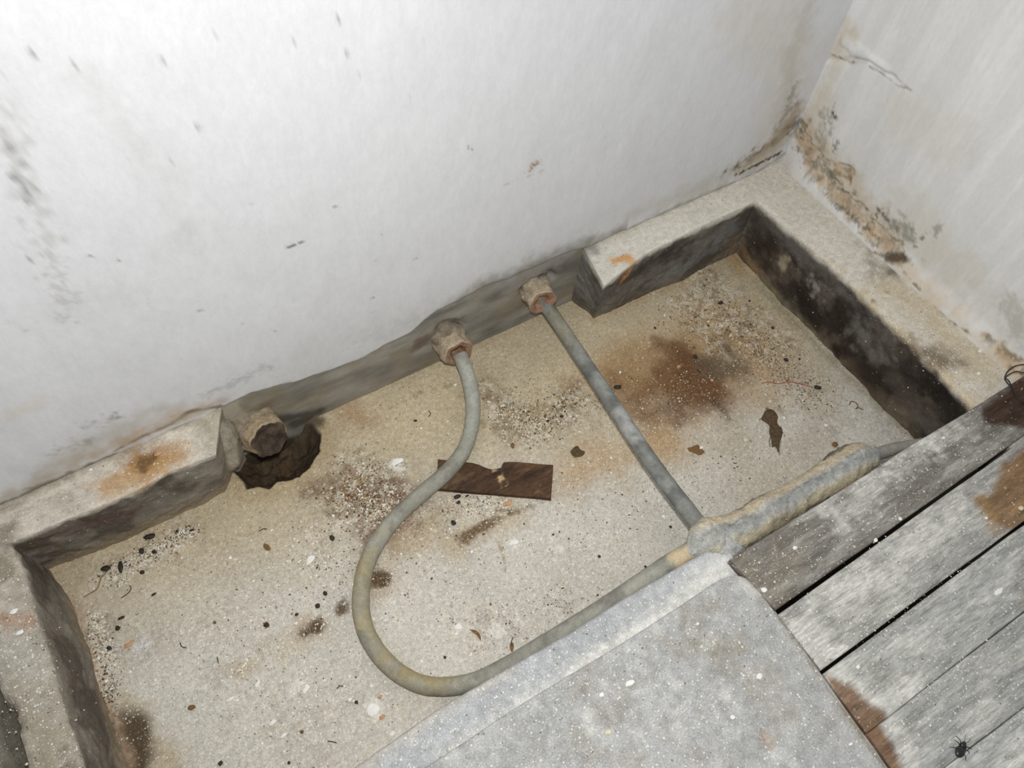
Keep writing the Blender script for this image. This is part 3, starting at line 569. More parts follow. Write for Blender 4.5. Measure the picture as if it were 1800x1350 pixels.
slo = mk('concrete_slab', P, grid_faces(*P.shape[:2]), M_SLAB, col=col, speck=np.full(P.shape[:2], .26), grit=np.full(P.shape[:2], .05))
tag(slo, kind='structure', label='grey concrete floor slab sprinkled with white specks in the foreground')
box('slab_support', -2.7, -.74, -1.69, -.79, -D - .08, -.012, M_LEDGE, slo, (120, 112, 98))

# ------------------------------------------------------------------ planks over the pit
ZP = .018
def TPk(x, y): return U(x, y, 2, ZP)
LAB = [('grey weathered plank along the pit, half buried in the mortar side, dark brown end at the wall', 0),]
def plank(lft, rgt, zt, th, mat, name, label, painter, parent=None, nx=260, seed=0, group=None):
    """lft=(near-pit corner, far corner) at left end, rgt likewise at the right end"""
    (a, b), (c, d) = lft, rgt; ny = 40
    r = .0025; prof = [(t, 0.) for t in np.linspace(0.02, .98, ny)] + [(.995, -r * .4), (1, -r), (1, -th + r), (.995, -th)] + [(.75, -th), (.5, -th), (.25, -th), (.005, -th), (0, -th + r), (0, -r), (.005, -r * .4)]
    s = np.linspace(0, 1, nx); A_ = a + (c - a) * s[:, None]; B_ = b + (d - b) * s[:, None]
    A_ = A_ + [0, 1, 0] * (.0012 * fbm(A_, (6, 1, 1), 4, seed))[:, None]; B_ = B_ + [0, 1, 0] * (.0012 * fbm(B_, (6, 1, 1), 4, seed + 1))[:, None]
    R = np.array([[A_[i] + (B_[i] - A_[i]) * u + np.array([0, 0, zz]) for u, zz in prof] for i in range(nx)])
    R[..., 2] += (.0008 * fbm(R, (3, 14, 1), 3, seed + 2) + .0004 * fbm(R, (25, 90, 1), 3, seed + 3)) * (R[..., 2] > zt - .006)
    V, Q, T = tube(R); col = painter(V)
    o = mk(name, V, Q, mat, parent, col=col, Ft=T, speck=np.full(len(V), .20) * (1 - np.clip(PD['bare'], 0, 1)) + .03, grit=np.full(len(V), .02))
    return o
PD = {}
def wood_col(base, dusts, browns, darks=(), seed=0, whites=.5):
    def f(V):
        c = np.empty(V.shape); c[:] = lin(base); c *= (1 + .14 * fbm(V, (4, 46, 5), 5, seed) + .10 * fbm(V, (40, 60, 5), 3, seed + 1))[:, None]
        t = (sst(-.05, .5, fbm(V, (12, 55, 5), 5, seed + 2)) * whites)[:, None]; c = c * (1 - t) + lin((196, 195, 188)) * t
        for st, al, so in dusts: paint(c, V, st, (212, 210, 202), al, so, .03, 60, seed)
        PD['bare'] = np.zeros(len(V))
        for st, rgb, al, so in browns:
            m = smask(V, st, so, .006, 45, seed); PD['bare'] = np.maximum(PD['bare'], m * al)
            m = (m * al)[:, None]; wd = lin(rgb) * (1 + .3 * fbm(V, (8, 60, 5), 4, seed + 5))[:, None]; c = c * (1 - m) + wd * m
        for st, rgb, al, so in darks: paint(c, V, st, rgb, al, so, .012, 60, seed)
        return c
    return f
SP = lambda *q: stroke(TPk, *q)
def ext(a, b, x):                                      # carry the line a-b on to x
    return a + (b - a) * ((x - a[0]) / (b[0] - a[0]))
XE = -.014
pl = []
deck = empty('plank_cover', (-.72, -.9, 0))
rows_ = [((1283, 983), (1800, 660), (1364, 1072), (1800, 765), 'grey'), ((1367, 1080), (1800, 773), (1444, 1178), (1800, 916), 'b'),
         ((1447, 1184), (1800, 922), (1524, 1289), (1800, 1075), 'c'), ((1525, 1290), (1800, 1076.5), (1600, 1395), (1800, 1243), 'd'), ((1601, 1396.5), (1800, 1244.5), (1680, 1510), (1800, 1420), 'e')]
pc_ = [wood_col((124, 120, 112), [(SP((1420, 850, 20), (1560, 800, 26), (1690, 730, 20)), .55, .07), (SP((1470, 900, 20), (1620, 780, 20)), .5, .06)],
                [(SP((1745, 730, 22), (1790, 720, 40), (1860, 680, 60)), (66, 50, 40), .96, .016)],
                [(SP((1300, 990, 20), (1360, 1040, 20), (1380, 980, 30)), (134, 124, 110), .5, .06), (SP((1420, 880, 8), (1510, 820, 8), (1640, 750, 6)), (118, 116, 110), .55, .03), (SP((1350, 1075, 2), (1500, 975, 3), (1600, 905, 2)), (104, 98, 88), .6, .01)], 3, .35),
       wood_col((160, 159, 154), [(SP((1400, 1100, 20), (1460, 1150, 24)), .7, .05), (SP((1480, 1060, 22), (1600, 960, 24), (1680, 880, 16)), .6, .06)],
                [(SP((1725, 880, 14), (1760, 900, 32), (1810, 850, 50), (1860, 820, 60)), (124, 94, 58), .88, .02)], [(SP((1725, 880, 10), (1745, 930, 12)), (160, 130, 88), .5, .02)], 13, .5),
       wood_col((160, 160, 156), [(SP((1470, 1200, 14), (1560, 1240, 22), (1600, 1200, 14)), .7, .04)],
                [(SP((1455, 1190, 4), (1490, 1230, 22), (1530, 1275, 30)), (128, 98, 72), .9, .018)], [(SP((1540, 1180, 12), (1560, 1190, 12)), (140, 138, 126), .5, .03), (SP((1790, 1040, 10), (1800, 1060, 10)), (150, 146, 134), .6, .03)], 23, .55),
       wood_col((160, 160, 156), [(SP((1590, 1300, 12), (1600, 1340, 16)), .7, .04)],
                [(SP((1535, 1290, 18), (1555, 1330, 18), (1570, 1370, 16)), (122, 92, 66), .9, .014)], [(SP((1600, 1260, 12),), (140, 140, 134), .5, .03)], 33, .5),
       wood_col((164, 164, 161), [(SP((1790, 1320, 20)), .5, .05)], [], [], 43, .5)]
names = ['dusty grey plank at the edge of the pit with a dark brown bare end', 'pale dusty plank with a bare tan end at the right', 'pale plank with a rusty brown patch at its left end', 'pale plank that the black beetle lies on', 'outermost pale plank in the corner of the photo']
for i, (p0, p1, q0, q1, _) in enumerate(rows_):
    a, c, b, d = TPk(*p0), TPk(*p1), TPk(*q0), TPk(*q1); c, d = ext(a, c, XE), ext(b, d, XE)
    o = plank((a, b), (c, d), ZP, .022 if i else .018, M_WOOD, 'plank', None, pc_[i], None, seed=i * 10)
    tag(o, names[i], 'plank', 'planks laid over the end of the pit')
bpy.data.objects.remove(deck)

# ------------------------------------------------------------------ pipes and sleeves
def Z_(px, py, z): return U(px, py, 2, z)
fz = -D + .0165
hose = [(808, 622, -.092), (823, 662, -.112), (831, 705, -.135), (829, 748, -.148), (815, 792, fz), (785, 830, fz + .009), (742, 867, fz + .010), (700, 905, fz + .003), (668, 945, fz), (645, 990, fz), (635, 1040, fz), (637, 1088, fz), (655, 1133, fz),
        (690, 1174, fz), (735, 1201, fz), (785, 1207, fz), (840, 1196, fz + .002), (900, 1166, fz + .02), (960, 1130, fz + .045), (1020, 1094, fz + .07), (1080, 1055, fz + .095), (1140, 1015, fz + .115), (1190, 982, -.020), (1235, 955, -.012)]
path = spline([Z_(*h) for h in hose], 260)
s = np.linspace(0, 1, 260)
def pipe_mesh(name, path, rad, painter, m=24, seed=0, mat=M_PIPE, rough=.0004, parent=None):
    R = rings(path, rad, m); c0 = path[:, None]
    n = (R - c0); ln = np.linalg.norm(n, axis=-1, keepdims=True); R = R + n / ln * (rough * fbm(R, 60, 4, seed) + rough * 1.5 * fbm(R, 12, 2, seed + 1))[..., None]
    V, Q, T = tube(R); return mk(name, V, Q, mat, parent, col=painter(V), Ft=T)
def hose_col(V):
    c = np.empty(V.shape); c[:] = lin((150, 149, 138)); c *= (1 + .2 * fbm(V, 22, 5, 1) + .14 * fbm(V, 90, 4, 2))[:, None]
    t = sst(.05, .6, fbm(V, 45, 5, 3))[:, None] * .6; c = c * (1 - t) + lin((110, 108, 102)) * t
    SF = lambda *q: [(p + [0, 0, .016], rr_ + .006) for p, rr_ in stroke(FL, *q)]
    for st, al in ((SF((640, 1000, 12), (638, 1090, 14), (690, 1170, 14), (780, 1200, 10)), .75), (SF((665, 940, 10)), .5), (SF((735, 1195, 16)), .6)):
        paint(c, V, st, (166, 150, 106), al, .05, .016, 45, 4)
    paint(c, V, SF((800, 820, 14), (760, 850, 12), (700, 900, 10)), (150, 146, 122), .5, .05, .02, 50, 5)
    paint(c, V, [(Z_(820, 660, -.11), .03), (Z_(830, 740, -.14), .03)], (166, 166, 156), .75, .05, .01, 50, 6)
    paint(c, V, [(Z_(1195, 985, -.015), .018), (Z_(1212, 975, -.012), .018)], (196, 178, 144), .9, .012, .012, 60, 7)
    for x, y in ((636, 1117), (954, 1132), (1107, 1026)): paint(c, V, [(Z_(x, y, fz + .02 + (.05 if x > 800 else 0)), .004)], (200, 196, 184), .9, .003, .002, 90, 8)
    return c
ho = pipe_mesh('bent_pipe', path, .0152, hose_col, seed=3)
tag(ho, 'grey pipe bent in a big loop from the middle wall sleeve', 'pipe')
p2 = [(956, 532, -.088), (985, 573, -.082), (1066, 695, -.066), (1150, 820, -.050), (1215, 905, -.038), (1245, 945, -.030)]
path2 = spline([Z_(*h) for h in p2], 160)
def p2col(V):
    c = np.empty(V.shape); c[:] = lin((128, 129, 124)); c *= (1 + .36 * fbm(V, 30, 5, 11) + .14 * fbm(V, 110, 3, 12))[:, None]
    t = sst(.0, .4, fbm(V, 26, 4, 13))[:, None] * .6; c = c * (1 - t) + lin((92, 92, 90)) * t
    paint(c, V, [(Z_(985, 570, -.08), .03), (Z_(1010, 610, -.08), .02)], (152, 148, 124), .6, .04, .02, 60, 14)
    paint(c, V, [(Z_(1100, 740, -.06), .02), (Z_(1115, 765, -.055), .02)], (180, 180, 178), .5, .03, .03, 80, 15)
    return c
po = pipe_mesh('straight_pipe', path2, .0150, p2col, seed=8)
tag(po, 'straight mottled grey pipe from the right wall sleeve down to the mortar lump', 'pipe')

def sleeve(name, cw, cf, r, label, seed, closed=False, hole_r=.0165):
    """clay sleeve in its mortar collar; cw centre in the wall, cf centre of its mouth"""
    root = empty(name, cw); cw = np.array(cw); cf = np.array(cf)
    L_ = np.linalg.norm(cf - cw); m = 44; th = np.linspace(0, 2 * np.pi, m, endpoint=False)
    T = (cf - cw) / L_; S_ = np.cross(T, [0, 0, 1]); S_ /= np.linalg.norm(S_); N_ = np.cross(S_, T)
    def lathe(prof, hx, rg, sd):
        R = []
        for k, (a, rr) in enumerate(prof):
            q = rr * (1 + hx * np.cos(6 * th + .5 + seed)) if hx else np.full(m, rr)
            pts = cw + T * a + q[:, None] * (np.cos(th)[:, None] * S_ + np.sin(th)[:, None] * N_); R.append(pts)
        R = np.array(R); c = (cw + T * np.array([p[0] for p in prof])[:, None])[:, None]; n = R - c; n /= np.linalg.norm(n, axis=-1, keepdims=True) + 1e-9
        R = R + n * (rg * fbm(R, 90, 4, sd) * 1.3 + rg * fbm(R, 35, 3, sd + 1))[..., None] + T * (rg * 1.2 * fbm(R, 60, 3, sd + 2))[..., None]
        return R
    e = L_
    if closed: prof = [(-.01, r), (e * .3, r), (e * .6, r * 1.0), (e * .9, r * .98), (e, r * .93), (e * 1.0, r * .8), (e * .96, r * .62), (e * .97, r * .4), (e * .93, r * .2), (e * .93, .0015)]
    else: prof = [(-.01, r), (e * .25, r), (e * .5, r), (e * .75, r * 1.01), (e * .93, r * 1.0), (e, r * .94), (e * 1.0, r * .8), (e * .985, r * .68), (e * .95, hole_r + .002), (e * .8, hole_r), (e * .3, hole_r), (0, hole_r)]
    pr = []                                                   # densify
    for (a, b), (c, d) in zip(prof[:-1], prof[1:]):
        for t in np.linspace(0, 1, 5)[:-1]: pr.append((a + (c - a) * t, b + (d - b) * t))
    pr.append(prof[-1]); R = lathe(pr, .055, .0016 if not closed else .003, seed)
    c = np.empty(R.shape); c[:] = lin((184, 168, 144)) if not closed else lin((180, 162, 134)); c *= (1 + .12 * fbm(R, 60, 4, seed + 5))[..., None]
    k = int(len(pr) * (.46 if not closed else .44)); f = np.zeros(len(pr)); f[k:] = 1; f = f[:, None, None]
    inn = lin((152, 118, 96)) * (1 + .3 * fbm(R, 50, 4, seed + 6))[..., None] if not closed else lin((74, 64, 54)) * (1 + .4 * fbm(R, 70, 4, seed + 6))[..., None]
    g = sst(-.1, .4, fbm(R, 40, 3, seed + 9))[..., None] * .6; inn = inn * (1 - g) + lin((172, 146, 122) if not closed else (110, 92, 76)) * g
    c = c * (1 - f) + inn * f
    V, Q, Tt = tube(R); V = V - cw; c = np.concatenate([c.reshape(-1, 3), c[0, :1], c[-1, :1]]); mk('sleeve', V, Q, M_MORTAR, root, col=c, Ft=Tt)
    # crumbling mortar collar at the wall
    pr = [(-.012, r * 1.22), (e * .10, r * 1.2), (e * .25, r * 1.16), (e * .36, r * 1.1), (e * .46, r * 1.01), (e * .48, r * .9)]
    R = lathe(pr, .04, .0048, seed + 20); c = np.empty(R.shape); c[:] = lin((164, 152, 132)); c *= (1 + .4 * fbm(R, 80, 4, seed + 7))[..., None]
    t = sst(.0, .3, fbm(R, 60, 3, seed + 8))[..., None]; c = c * (1 - .6 * t) + lin((104, 92, 80)) * .6 * t
    V, Q, Tt = tube(R); c = np.concatenate([c.reshape(-1, 3), c[0, :1], c[-1, :1]]); co = mk('mortar_collar', V - cw, Q, M_MORTAR, root, col=c, Ft=Tt)
    if closed:
        n, m = 22, 44; c0 = U(392, 772, 1, -.004); R = []
        for i in range(n):
            q = math.pi * (i + .15) / (n - .7); R.append([c0 + np.array([.034 * math.sin(q) * math.cos(t), .052 * math.sin(q) * math.sin(t) * (1 if math.sin(t) < 0 else .3), .072 * math.cos(q)]) for t in np.linspace(0, 2 * math.pi, m, endpoint=False)])
        R = np.array(R); nn = R - c0; nn /= np.linalg.norm(nn, axis=-1, keepdims=True); R = R + nn * (.010 * fbm(R, 24, 4, 3) + .003 * fbm(R, 90, 4, 4))[..., None]
        V, Q, Tt = tube(R); c = np.empty(V.shape); c[:] = lin((158, 150, 134)); c *= (1 + .25 * fbm(V, 50, 5, 5))[:, None]
        mk('mortar_patch', V - cw, Q, M_MORTAR, root, col=c, Ft=Tt)
    tag(root, label, 'pipe sleeve'); tag(co, 'rough crumbling mortar ring'); return root
def sl_at(name, wpx, fpx, ln, r, label, seed, **k):
    cw = WB(*wpx); cf = U(*fpx, 1, -ln); sleeve(name, cw, cf, r, label, seed, **k)
sl_at('pipe_sleeve', (786, 594), (806, 622), .050, .0315, 'broken clay sleeve in the wall that the looped pipe comes out of', 1)
sl_at('pipe_sleeve', (940, 507), (954, 532), .043, .0300, 'reddish clay sleeve in the wall that the straight pipe comes out of', 5)
sl_at('pipe_sleeve', (446, 747), (476, 773), .058, .0385, 'empty clay sleeve plugged with dark earth, jutting out over the broken hole', 9, closed=True)

# mortar-covered pipe along the plank
mb = [(1205, 975, -.012), (1232, 955, -.012), (1262, 942, -.014), (1300, 930, -.016), (1370, 890, -.018), (1440, 849, -.020), (1490, 820, -.020), (1516, 806, -.024), (1545, 797, -.030)]
pm_ = spline([Z_(*h) for h in mb], 200); s = np.linspace(0, 1, 200)
rad = np.interp(s, [0, .07, .14, .22, .30, .40, .62, .82, .9, .95, 1], [.012, .020, .031, .035, .034, .0325, .0305, .029, .025, .016, .011])
def mcol(V):
    c = np.empty(V.shape); c[:] = lin((184, 183, 176)); c *= (1 + .14 * fbm(V, 26, 5, 1) + .1 * fbm(V, 100, 3, 2))[:, None]
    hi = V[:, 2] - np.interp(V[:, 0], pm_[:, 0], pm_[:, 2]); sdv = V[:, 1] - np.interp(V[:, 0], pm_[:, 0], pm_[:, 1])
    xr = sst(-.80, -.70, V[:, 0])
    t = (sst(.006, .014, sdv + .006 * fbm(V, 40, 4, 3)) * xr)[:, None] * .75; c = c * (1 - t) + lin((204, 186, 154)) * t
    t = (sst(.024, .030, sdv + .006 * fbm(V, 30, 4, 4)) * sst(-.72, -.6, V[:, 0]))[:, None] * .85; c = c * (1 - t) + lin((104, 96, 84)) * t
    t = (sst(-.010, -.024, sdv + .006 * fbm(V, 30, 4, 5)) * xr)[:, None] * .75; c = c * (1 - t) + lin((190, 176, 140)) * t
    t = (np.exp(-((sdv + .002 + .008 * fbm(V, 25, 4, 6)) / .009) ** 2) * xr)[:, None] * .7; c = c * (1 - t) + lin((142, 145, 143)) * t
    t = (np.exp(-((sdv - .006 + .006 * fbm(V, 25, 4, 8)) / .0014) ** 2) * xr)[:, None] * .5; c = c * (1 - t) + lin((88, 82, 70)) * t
    m = smask(V, [(Z_(1222, 958, -.01), .016)], .02, .012, 70); c = c * (1 - .5 * m[:, None]) + lin((140, 148, 150)) * .5 * m[:, None]
    return c
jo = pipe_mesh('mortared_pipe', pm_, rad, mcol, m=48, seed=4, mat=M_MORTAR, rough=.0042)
def lump():
    n, m = 26, 60; c0 = Z_(1264, 955, -.012); R = []; ax = TPk(1300, 925) - TPk(1230, 965); ax[2] = 0; ax /= np.linalg.norm(ax); ay = np.array([-ax[1], ax[0], 0])
    for i in range(n):
        u = i / (n - 1); q = 1 - u; rr_ = math.sin(q * math.pi / 2) ** .8; R.append([c0 + ax * (.056 * rr_ * math.cos(t)) + ay * (.040 * rr_ * math.sin(t)) + np.array([0, 0, -.034 + .062 * math.cos(q * math.pi / 2) ** .8 * (.9 + .1 * math.cos(t))]) for t in np.linspace(0, 2 * math.pi, m, endpoint=False)])
    R = np.array(R); c1 = R.mean((0, 1)); nn = R - c1; nn /= np.linalg.norm(nn, axis=-1, keepdims=True); R = R + nn * (.006 * fbm(R, 28, 4, 3) + .002 * fbm(R, 110, 4, 4))[..., None]
    V, Q, T = tube(R); c = np.empty(V.shape); c[:] = lin((196, 195, 190)); c *= (1 + .14 * fbm(V, 50, 5, 5))[:, None]
    t = sst(.0, .5, fbm(V, 30, 4, 6))[:, None] * .5; c = c * (1 - t) + lin((160, 162, 160)) * t
    return mk('mortar_lump', V, Q, M_MORTAR, jo, col=c, Ft=T)
lump()
jroot = tag(jo, 'thick pipe smothered in grey mortar lying along the first plank, lumpy at its left end', 'pipe')
cb = spline([Z_(*h) for h in ((1505, 806, -.026), (1545, 797, -.030), (1575, 788, -.032), (1610, 782, -.034), (1680, 770, -.036), (1760, 745, -.036))], 60)
cro = pipe_mesh('lead_tail', cb, np.interp(np.linspace(0, 1, 60), [0, .2, .4, 1], [.013, .0115, .0105, .010]), lambda V: np.tile(lin((138, 136, 126)), (len(V), 1)) * (1 + .25 * fbm(V, 40, 4, 3))[:, None], 18, 5, parent=jo)

# ------------------------------------------------------------------ scrap of wood
w0 = [FL(771, 811), FL(841, 818), FL(862, 826), FL(871, 816), FL(866, 811), FL(896, 811), FL(935, 815), FL(972, 821), FL(972, 850), FL(968, 880), FL(930, 875), FL(880, 870), FL(820, 866), FL(769, 862), FL(767, 836)]
def scrap():
    U0, U1 = FL(770, 811), FL(972, 821); W0, W1 = FL(767, 863), FL(968, 880); nx, ny = 110, 36; a = np.linspace(0, 1, nx)[None, :, None]; b = np.linspace(0, 1, ny)[:, None, None]
    G = (U0 * (1 - a) + U1 * a) * (1 - b) + (W0 * (1 - a) + W1 * a) * b
    xs_ = np.linspace(0, 1, nx); cut = np.interp(xs_, [0, .3, .36, .42, .46, .50, .55, .56, .57, .62, .8, 1], [0, .06, .11, .2, .23, .22, .16, .04, -.02, -.04, -.03, 0]) + .008 * fbm(np.stack([xs_ * 12, 0 * xs_, 0 * xs_], -1), 1, 3, 3)
    bb = cut[None, :, None] + (1 - cut[None, :, None]) * b
    G = (U0 * (1 - a) + U1 * a) * (1 - bb) + (W0 * (1 - a) + W1 * a) * bb
    G[..., 2] = -D + .0085 + .0012 * fbm(G, (12, 50, 1), 4, 2); B = G.copy(); B[..., 2] = -D - .002
    c = np.empty(G.shape); c[:] = lin((80, 59, 42)); c *= (1 + .4 * fbm(G, (10, 90, 1), 5, 4))[..., None]
    t = sst(.0, .4, fbm(G, (14, 60, 1), 4, 6))[..., None] * .6; c = c * (1 - t) + lin((108, 80, 56)) * t
    t = sst(.1, .45, fbm(G, (12, 70, 1), 4, 8))[..., None] * .7; c = c * (1 - t) + lin((56, 42, 34)) * t
    paint(c, G, stroke(FL, (870, 836, 7), (885, 848, 9), (892, 860, 6)), (206, 178, 130), .9, .008, .008, 100, 7)
    paint(c, G, stroke(FL, (945, 862, 6), (960, 870, 5)), (168, 134, 88), .6, .012, .01, 100, 7)
    paint(c, G, stroke(FL, (800, 845, 10), (780, 855, 8)), (128, 108, 82), .5, .03, .02, 80, 7)
    n = ny * nx; V = np.concatenate([G.reshape(-1, 3), B.reshape(-1, 3)])
    q = grid_faces(ny, nx); e = np.concatenate([np.arange(nx), np.arange(1, ny) * nx + nx - 1, (ny - 1) * nx + np.arange(nx - 2, -1, -1), np.arange(ny - 2, 0, -1) * nx]); e2 = np.roll(e, -1)
    sd = np.stack([e, e + n, e2 + n, e2], -1)
    cB = c * .8
    o = mk('wood_scrap', V, np.concatenate([q[:, ::-1], q + n, sd]), M_SCRAP, col=np.concatenate([c.reshape(-1, 3), cB.reshape(-1, 3)]), smooth=False)
    tag(o, 'flat scrap of dark brown wood with a chipped edge lying under the looped pipe', 'wood')
scrap()

# ------------------------------------------------------------------ loose things lying about
M_BLACK = plain('dried_black_droppings', (34, 30, 26), (58, 50, 40), .6, 500, .35)
M_BROWN = plain('brown_husk', (104, 78, 48), (134, 102, 66), .8, 300)
M_WHITE = plain('white_plaster_chip', (226, 224, 216), (238, 237, 232), .9, 200, .1)
M_RED = plain('red_thread', (176, 96, 70), (158, 80, 60), .8, 300)
M_TERRA = plain('orange_plaster_chip', (186, 140, 102), (200, 164, 128), .9, 250, .1)
M_CREAM = plain('cream_plaster_chip', (206, 196, 168), (222, 214, 190), .9, 250, .1)
M_WIRE = plain('black_wire', (26, 24, 22), (40, 36, 32), .5, 300, .4)
M_BEETLE = plain('black_beetle_shell', (22, 20, 22), (36, 32, 32), .35, 300, .5)
def at_floor(px, py):
    p = FL(px, py); p[2] = floor_z(p[0], p[1]); return p
def ell(name, c, a, b, h, ang, mat, label, cat, group=None, pit=.25, seed=0):
    """a bean/pellet: tapered ellipsoid with a slight crease, lying on the surface"""
    n, m = 9, 10; V = []; R = []
    for i in range(n):
        t = -1 + 2 * (i + .35) / (n - .3); w_ = math.sqrt(max(0, 1 - t * t)); R.append([(t * a, w_ * b * math.cos(q) * (1 + .12 * math.sin(3 * t + seed)), w_ * h * math.sin(q) * (1 - pit * math.exp(-(math.cos(q) / .4) ** 2) * (math.sin(q) > 0)) + h * .92) for q in np.linspace(0, 2 * math.pi, m, endpoint=False)])
    R = np.array(R); R = R + .12 * b * fbm(R, 1 / b, 2, seed)[..., None] * [1, 1, 1]
    ca, sa = math.cos(ang), math.sin(ang); R = R @ np.array([[ca, sa, 0], [-sa, ca, 0], [0, 0, 1]])
    V, Q, T = tube(R); o = mk(name, V, Q, mat, Ft=T); o.location = c; return tag(o, label, cat, group)
def wang(px0, px1):                                        # angle on the floor of a direction seen in the picture
    a, b = FL(*px0), FL(*px1); return math.atan2(b[1] - a[1], b[0] - a[0])
DROP = [ # px, py, direction px, half length mm, half width mm, label
 (264, 945, (30, -8), 11, 5, 'large hollow black dropping nearest the left ledge'), (187, 1001, (30, -6), 9, 5.5, 'oval black dropping left of the upright black one'),
 (213, 998, (1, 20), 12, 4, 'long black dropping standing out upright in the left corner litter'), (337, 932, (10, -4), 4.5, 2.2, 'small black dropping by the foot of the left ledge'),
 (271, 1045, (10, -6), 4.5, 2.2, 'small black dropping below the litter in the left corner'), (214, 1087, (12, -6), 6, 2.5, 'black dropping beside the left pit side'),
 (208, 1105, (5, 8), 4.5, 4, 'round black dropping just under the slanted one at the left'), (193, 1140, (10, 2), 5, 3, 'dark dropping left of the terracotta chip'),
 (251, 1007, (8, 1), 4.5, 3.5, 'black bean shaped dropping right of the left corner litter'), (250, 970, (6, 10), 6, 4.5, 'brown black dropping above the bean shaped one'),
 (272, 971, (10, 4), 5, 3, 'black dropping in the litter along the left ledge'), (1085, 682, (20, 0), 8.5, 5, 'large black oval dropping right beside the straight pipe'),
 (1266, 534, (20, -4), 6, 4, 'hollow dark dropping in the grit at the far corner'), (1317, 530, (10, -4), 3, 2, 'black speck of dropping right of the hollow one'),
 (1222, 628, (2, 10), 5, 3.4, 'black dropping in the rusty brown stain'), (1381, 634, (14, 8), 6, 3.2, 'slanted black dropping above the red thread'),
 (1436, 683, (18, 6), 8, 4.5, 'large brown black dropping at the end of the red thread'), (1467, 782, (6, 6), 6, 6, 'round brown seed between the husk and the mortared pipe'),
 (1151, 578, (6, 6), 3, 2.6, 'small black dropping left of the rusty stain'), (1405, 632, (5, 5), 2.6, 2.2, 'tiny round black dropping by the far pit side'),
 (1245, 573, (6, 6), 2.8, 2.4, 'black crumb of dropping beside the white chip in the grit'), (1358, 577, (10, 8), 4, 2.4, 'curled black dropping near the far ledge'),
 (804, 874, (16, -6), 7.5, 4, 'black dropping under the lower edge of the wood scrap'), (806, 884, (10, -8), 4, 3.4, 'dark round dropping just below the one at the wood scrap'),
 (797, 920, (6, 8), 5.5, 4.5, 'black dropping between the wood scrap and the dark smear'), (821, 872, (12, -6), 4, 2, 'black splinter shaped dropping under the wood scrap'),
 (730, 740, (12, 0), 4.2, 2.2, 'flat black dropping left of the looped pipe'), (987, 733, (12, -2), 4.5, 2.8, 'black dropping between the two pipes in the grit'),
 (963, 740, (12, -2), 3.6, 2.2, 'smaller black dropping left of that between the two pipes'), (901, 784, (1, 12), 6, 4, 'brown oval seed between the looped pipe and the straight pipe'),
 (932, 788, (5, 5), 2.4, 2, 'tiny black dropping right of the brown seed'), (584, 947, (6, 10), 6, 4.5, 'dark dropping at the edge of the left grit patch'),
 (572, 1044, (6, 8), 4.5, 3.6, 'black dropping above the ring shaped one'), (559, 1066, (6, 4), 4.5, 4, 'dark ring shaped dropping left of the looped pipe'),
 (522, 1081, (8, -4), 3.6, 2.4, 'small dark dropping left of the ring shaped one'), (378, 1095, (6, 4), 3, 2.6, 'small round brown seed alone on the bare floor'),
 (1053, 979, (6, 5), 3, 2.6, 'black dropping alone between the loop and the mortar lump'), (1178, 927, (6, 4), 3, 2.6, 'black dropping near the foot of the straight pipe'),
 (1134, 997, (6, 4), 2.6, 2.4, 'black dropping above the lower run of the looped pipe'), (782, 1156, (3, 8), 2.8, 2, 'tiny black dropping inside the bottom of the loop'),
 (627, 1235, (6, 6), 3.4, 2.8, 'black dropping outside the bottom of the loop'), (338, 1244, (14, -4), 6.5, 4, 'brown flaky seed low on the left of the floor'),
 (388, 1342, (6, -6), 4, 3.2, 'dark dropping at the bottom edge of the photo'), (508, 1341, (1, 8), 2.6, 2.4, 'tiny dark dropping at the bottom edge left of the white patch'),
 (468, 1100, (10, -2), 4.5, 3.4, 'brown seed left of the dark brown smear'), (531, 1287, (6, 3), 3, 2.8, 'tiny ring shaped dark seed left of the white flakes'),
 (312, 935, (6, 8), 3.4, 2.4, 'small dark dropping nearest the foot of the left ledge litter')]
for i, (x, y, d, a, b, lab) in enumerate(DROP):
    seed_ = 'seed' in lab
    ell('seed' if seed_ else 'dropping', at_floor(x, y), a / 1000, b / 1000, min(b, 3.6) / 1000, wang((x - d[0], y - d[1]), (x + d[0], y + d[1])), M_BROWN if seed_ and i != 44 else M_BLACK, lab, 'seed' if seed_ else 'dropping', 'seeds on the pit floor' if seed_ else 'black droppings on the pit floor', seed=i)
def chip(name, c, r, asp, ang, th, mat, label, cat, group, seed=0, n=9, z0=0):
    rr = random.Random(seed); ring = []
    for k in range(n):
        t = 2 * math.pi * k / n; q = r * (1 + rr.uniform(-.28, .22)); ring.append((q * math.cos(t), q * asp * math.sin(t)))
    ca, sa = math.cos(ang), math.sin(ang); ring = [(x * ca - y * sa, x * sa + y * ca) for x, y in ring]
    R = np.array([[(x * .97, y * .97, -.0008) for x, y in ring], [(x, y, th * .5) for x, y in ring], [(x * .9, y * .9, th * rr.uniform(.8, 1.2)) for x, y in ring], [(x * .4, y * .4, th * 1.1) for x, y in ring]])
    V, Q, T = tube(R); o = mk(name, V, Q, mat, Ft=T, smooth=False); o.location = (c[0], c[1], c[2] + z0); return tag(o, label, cat, group)
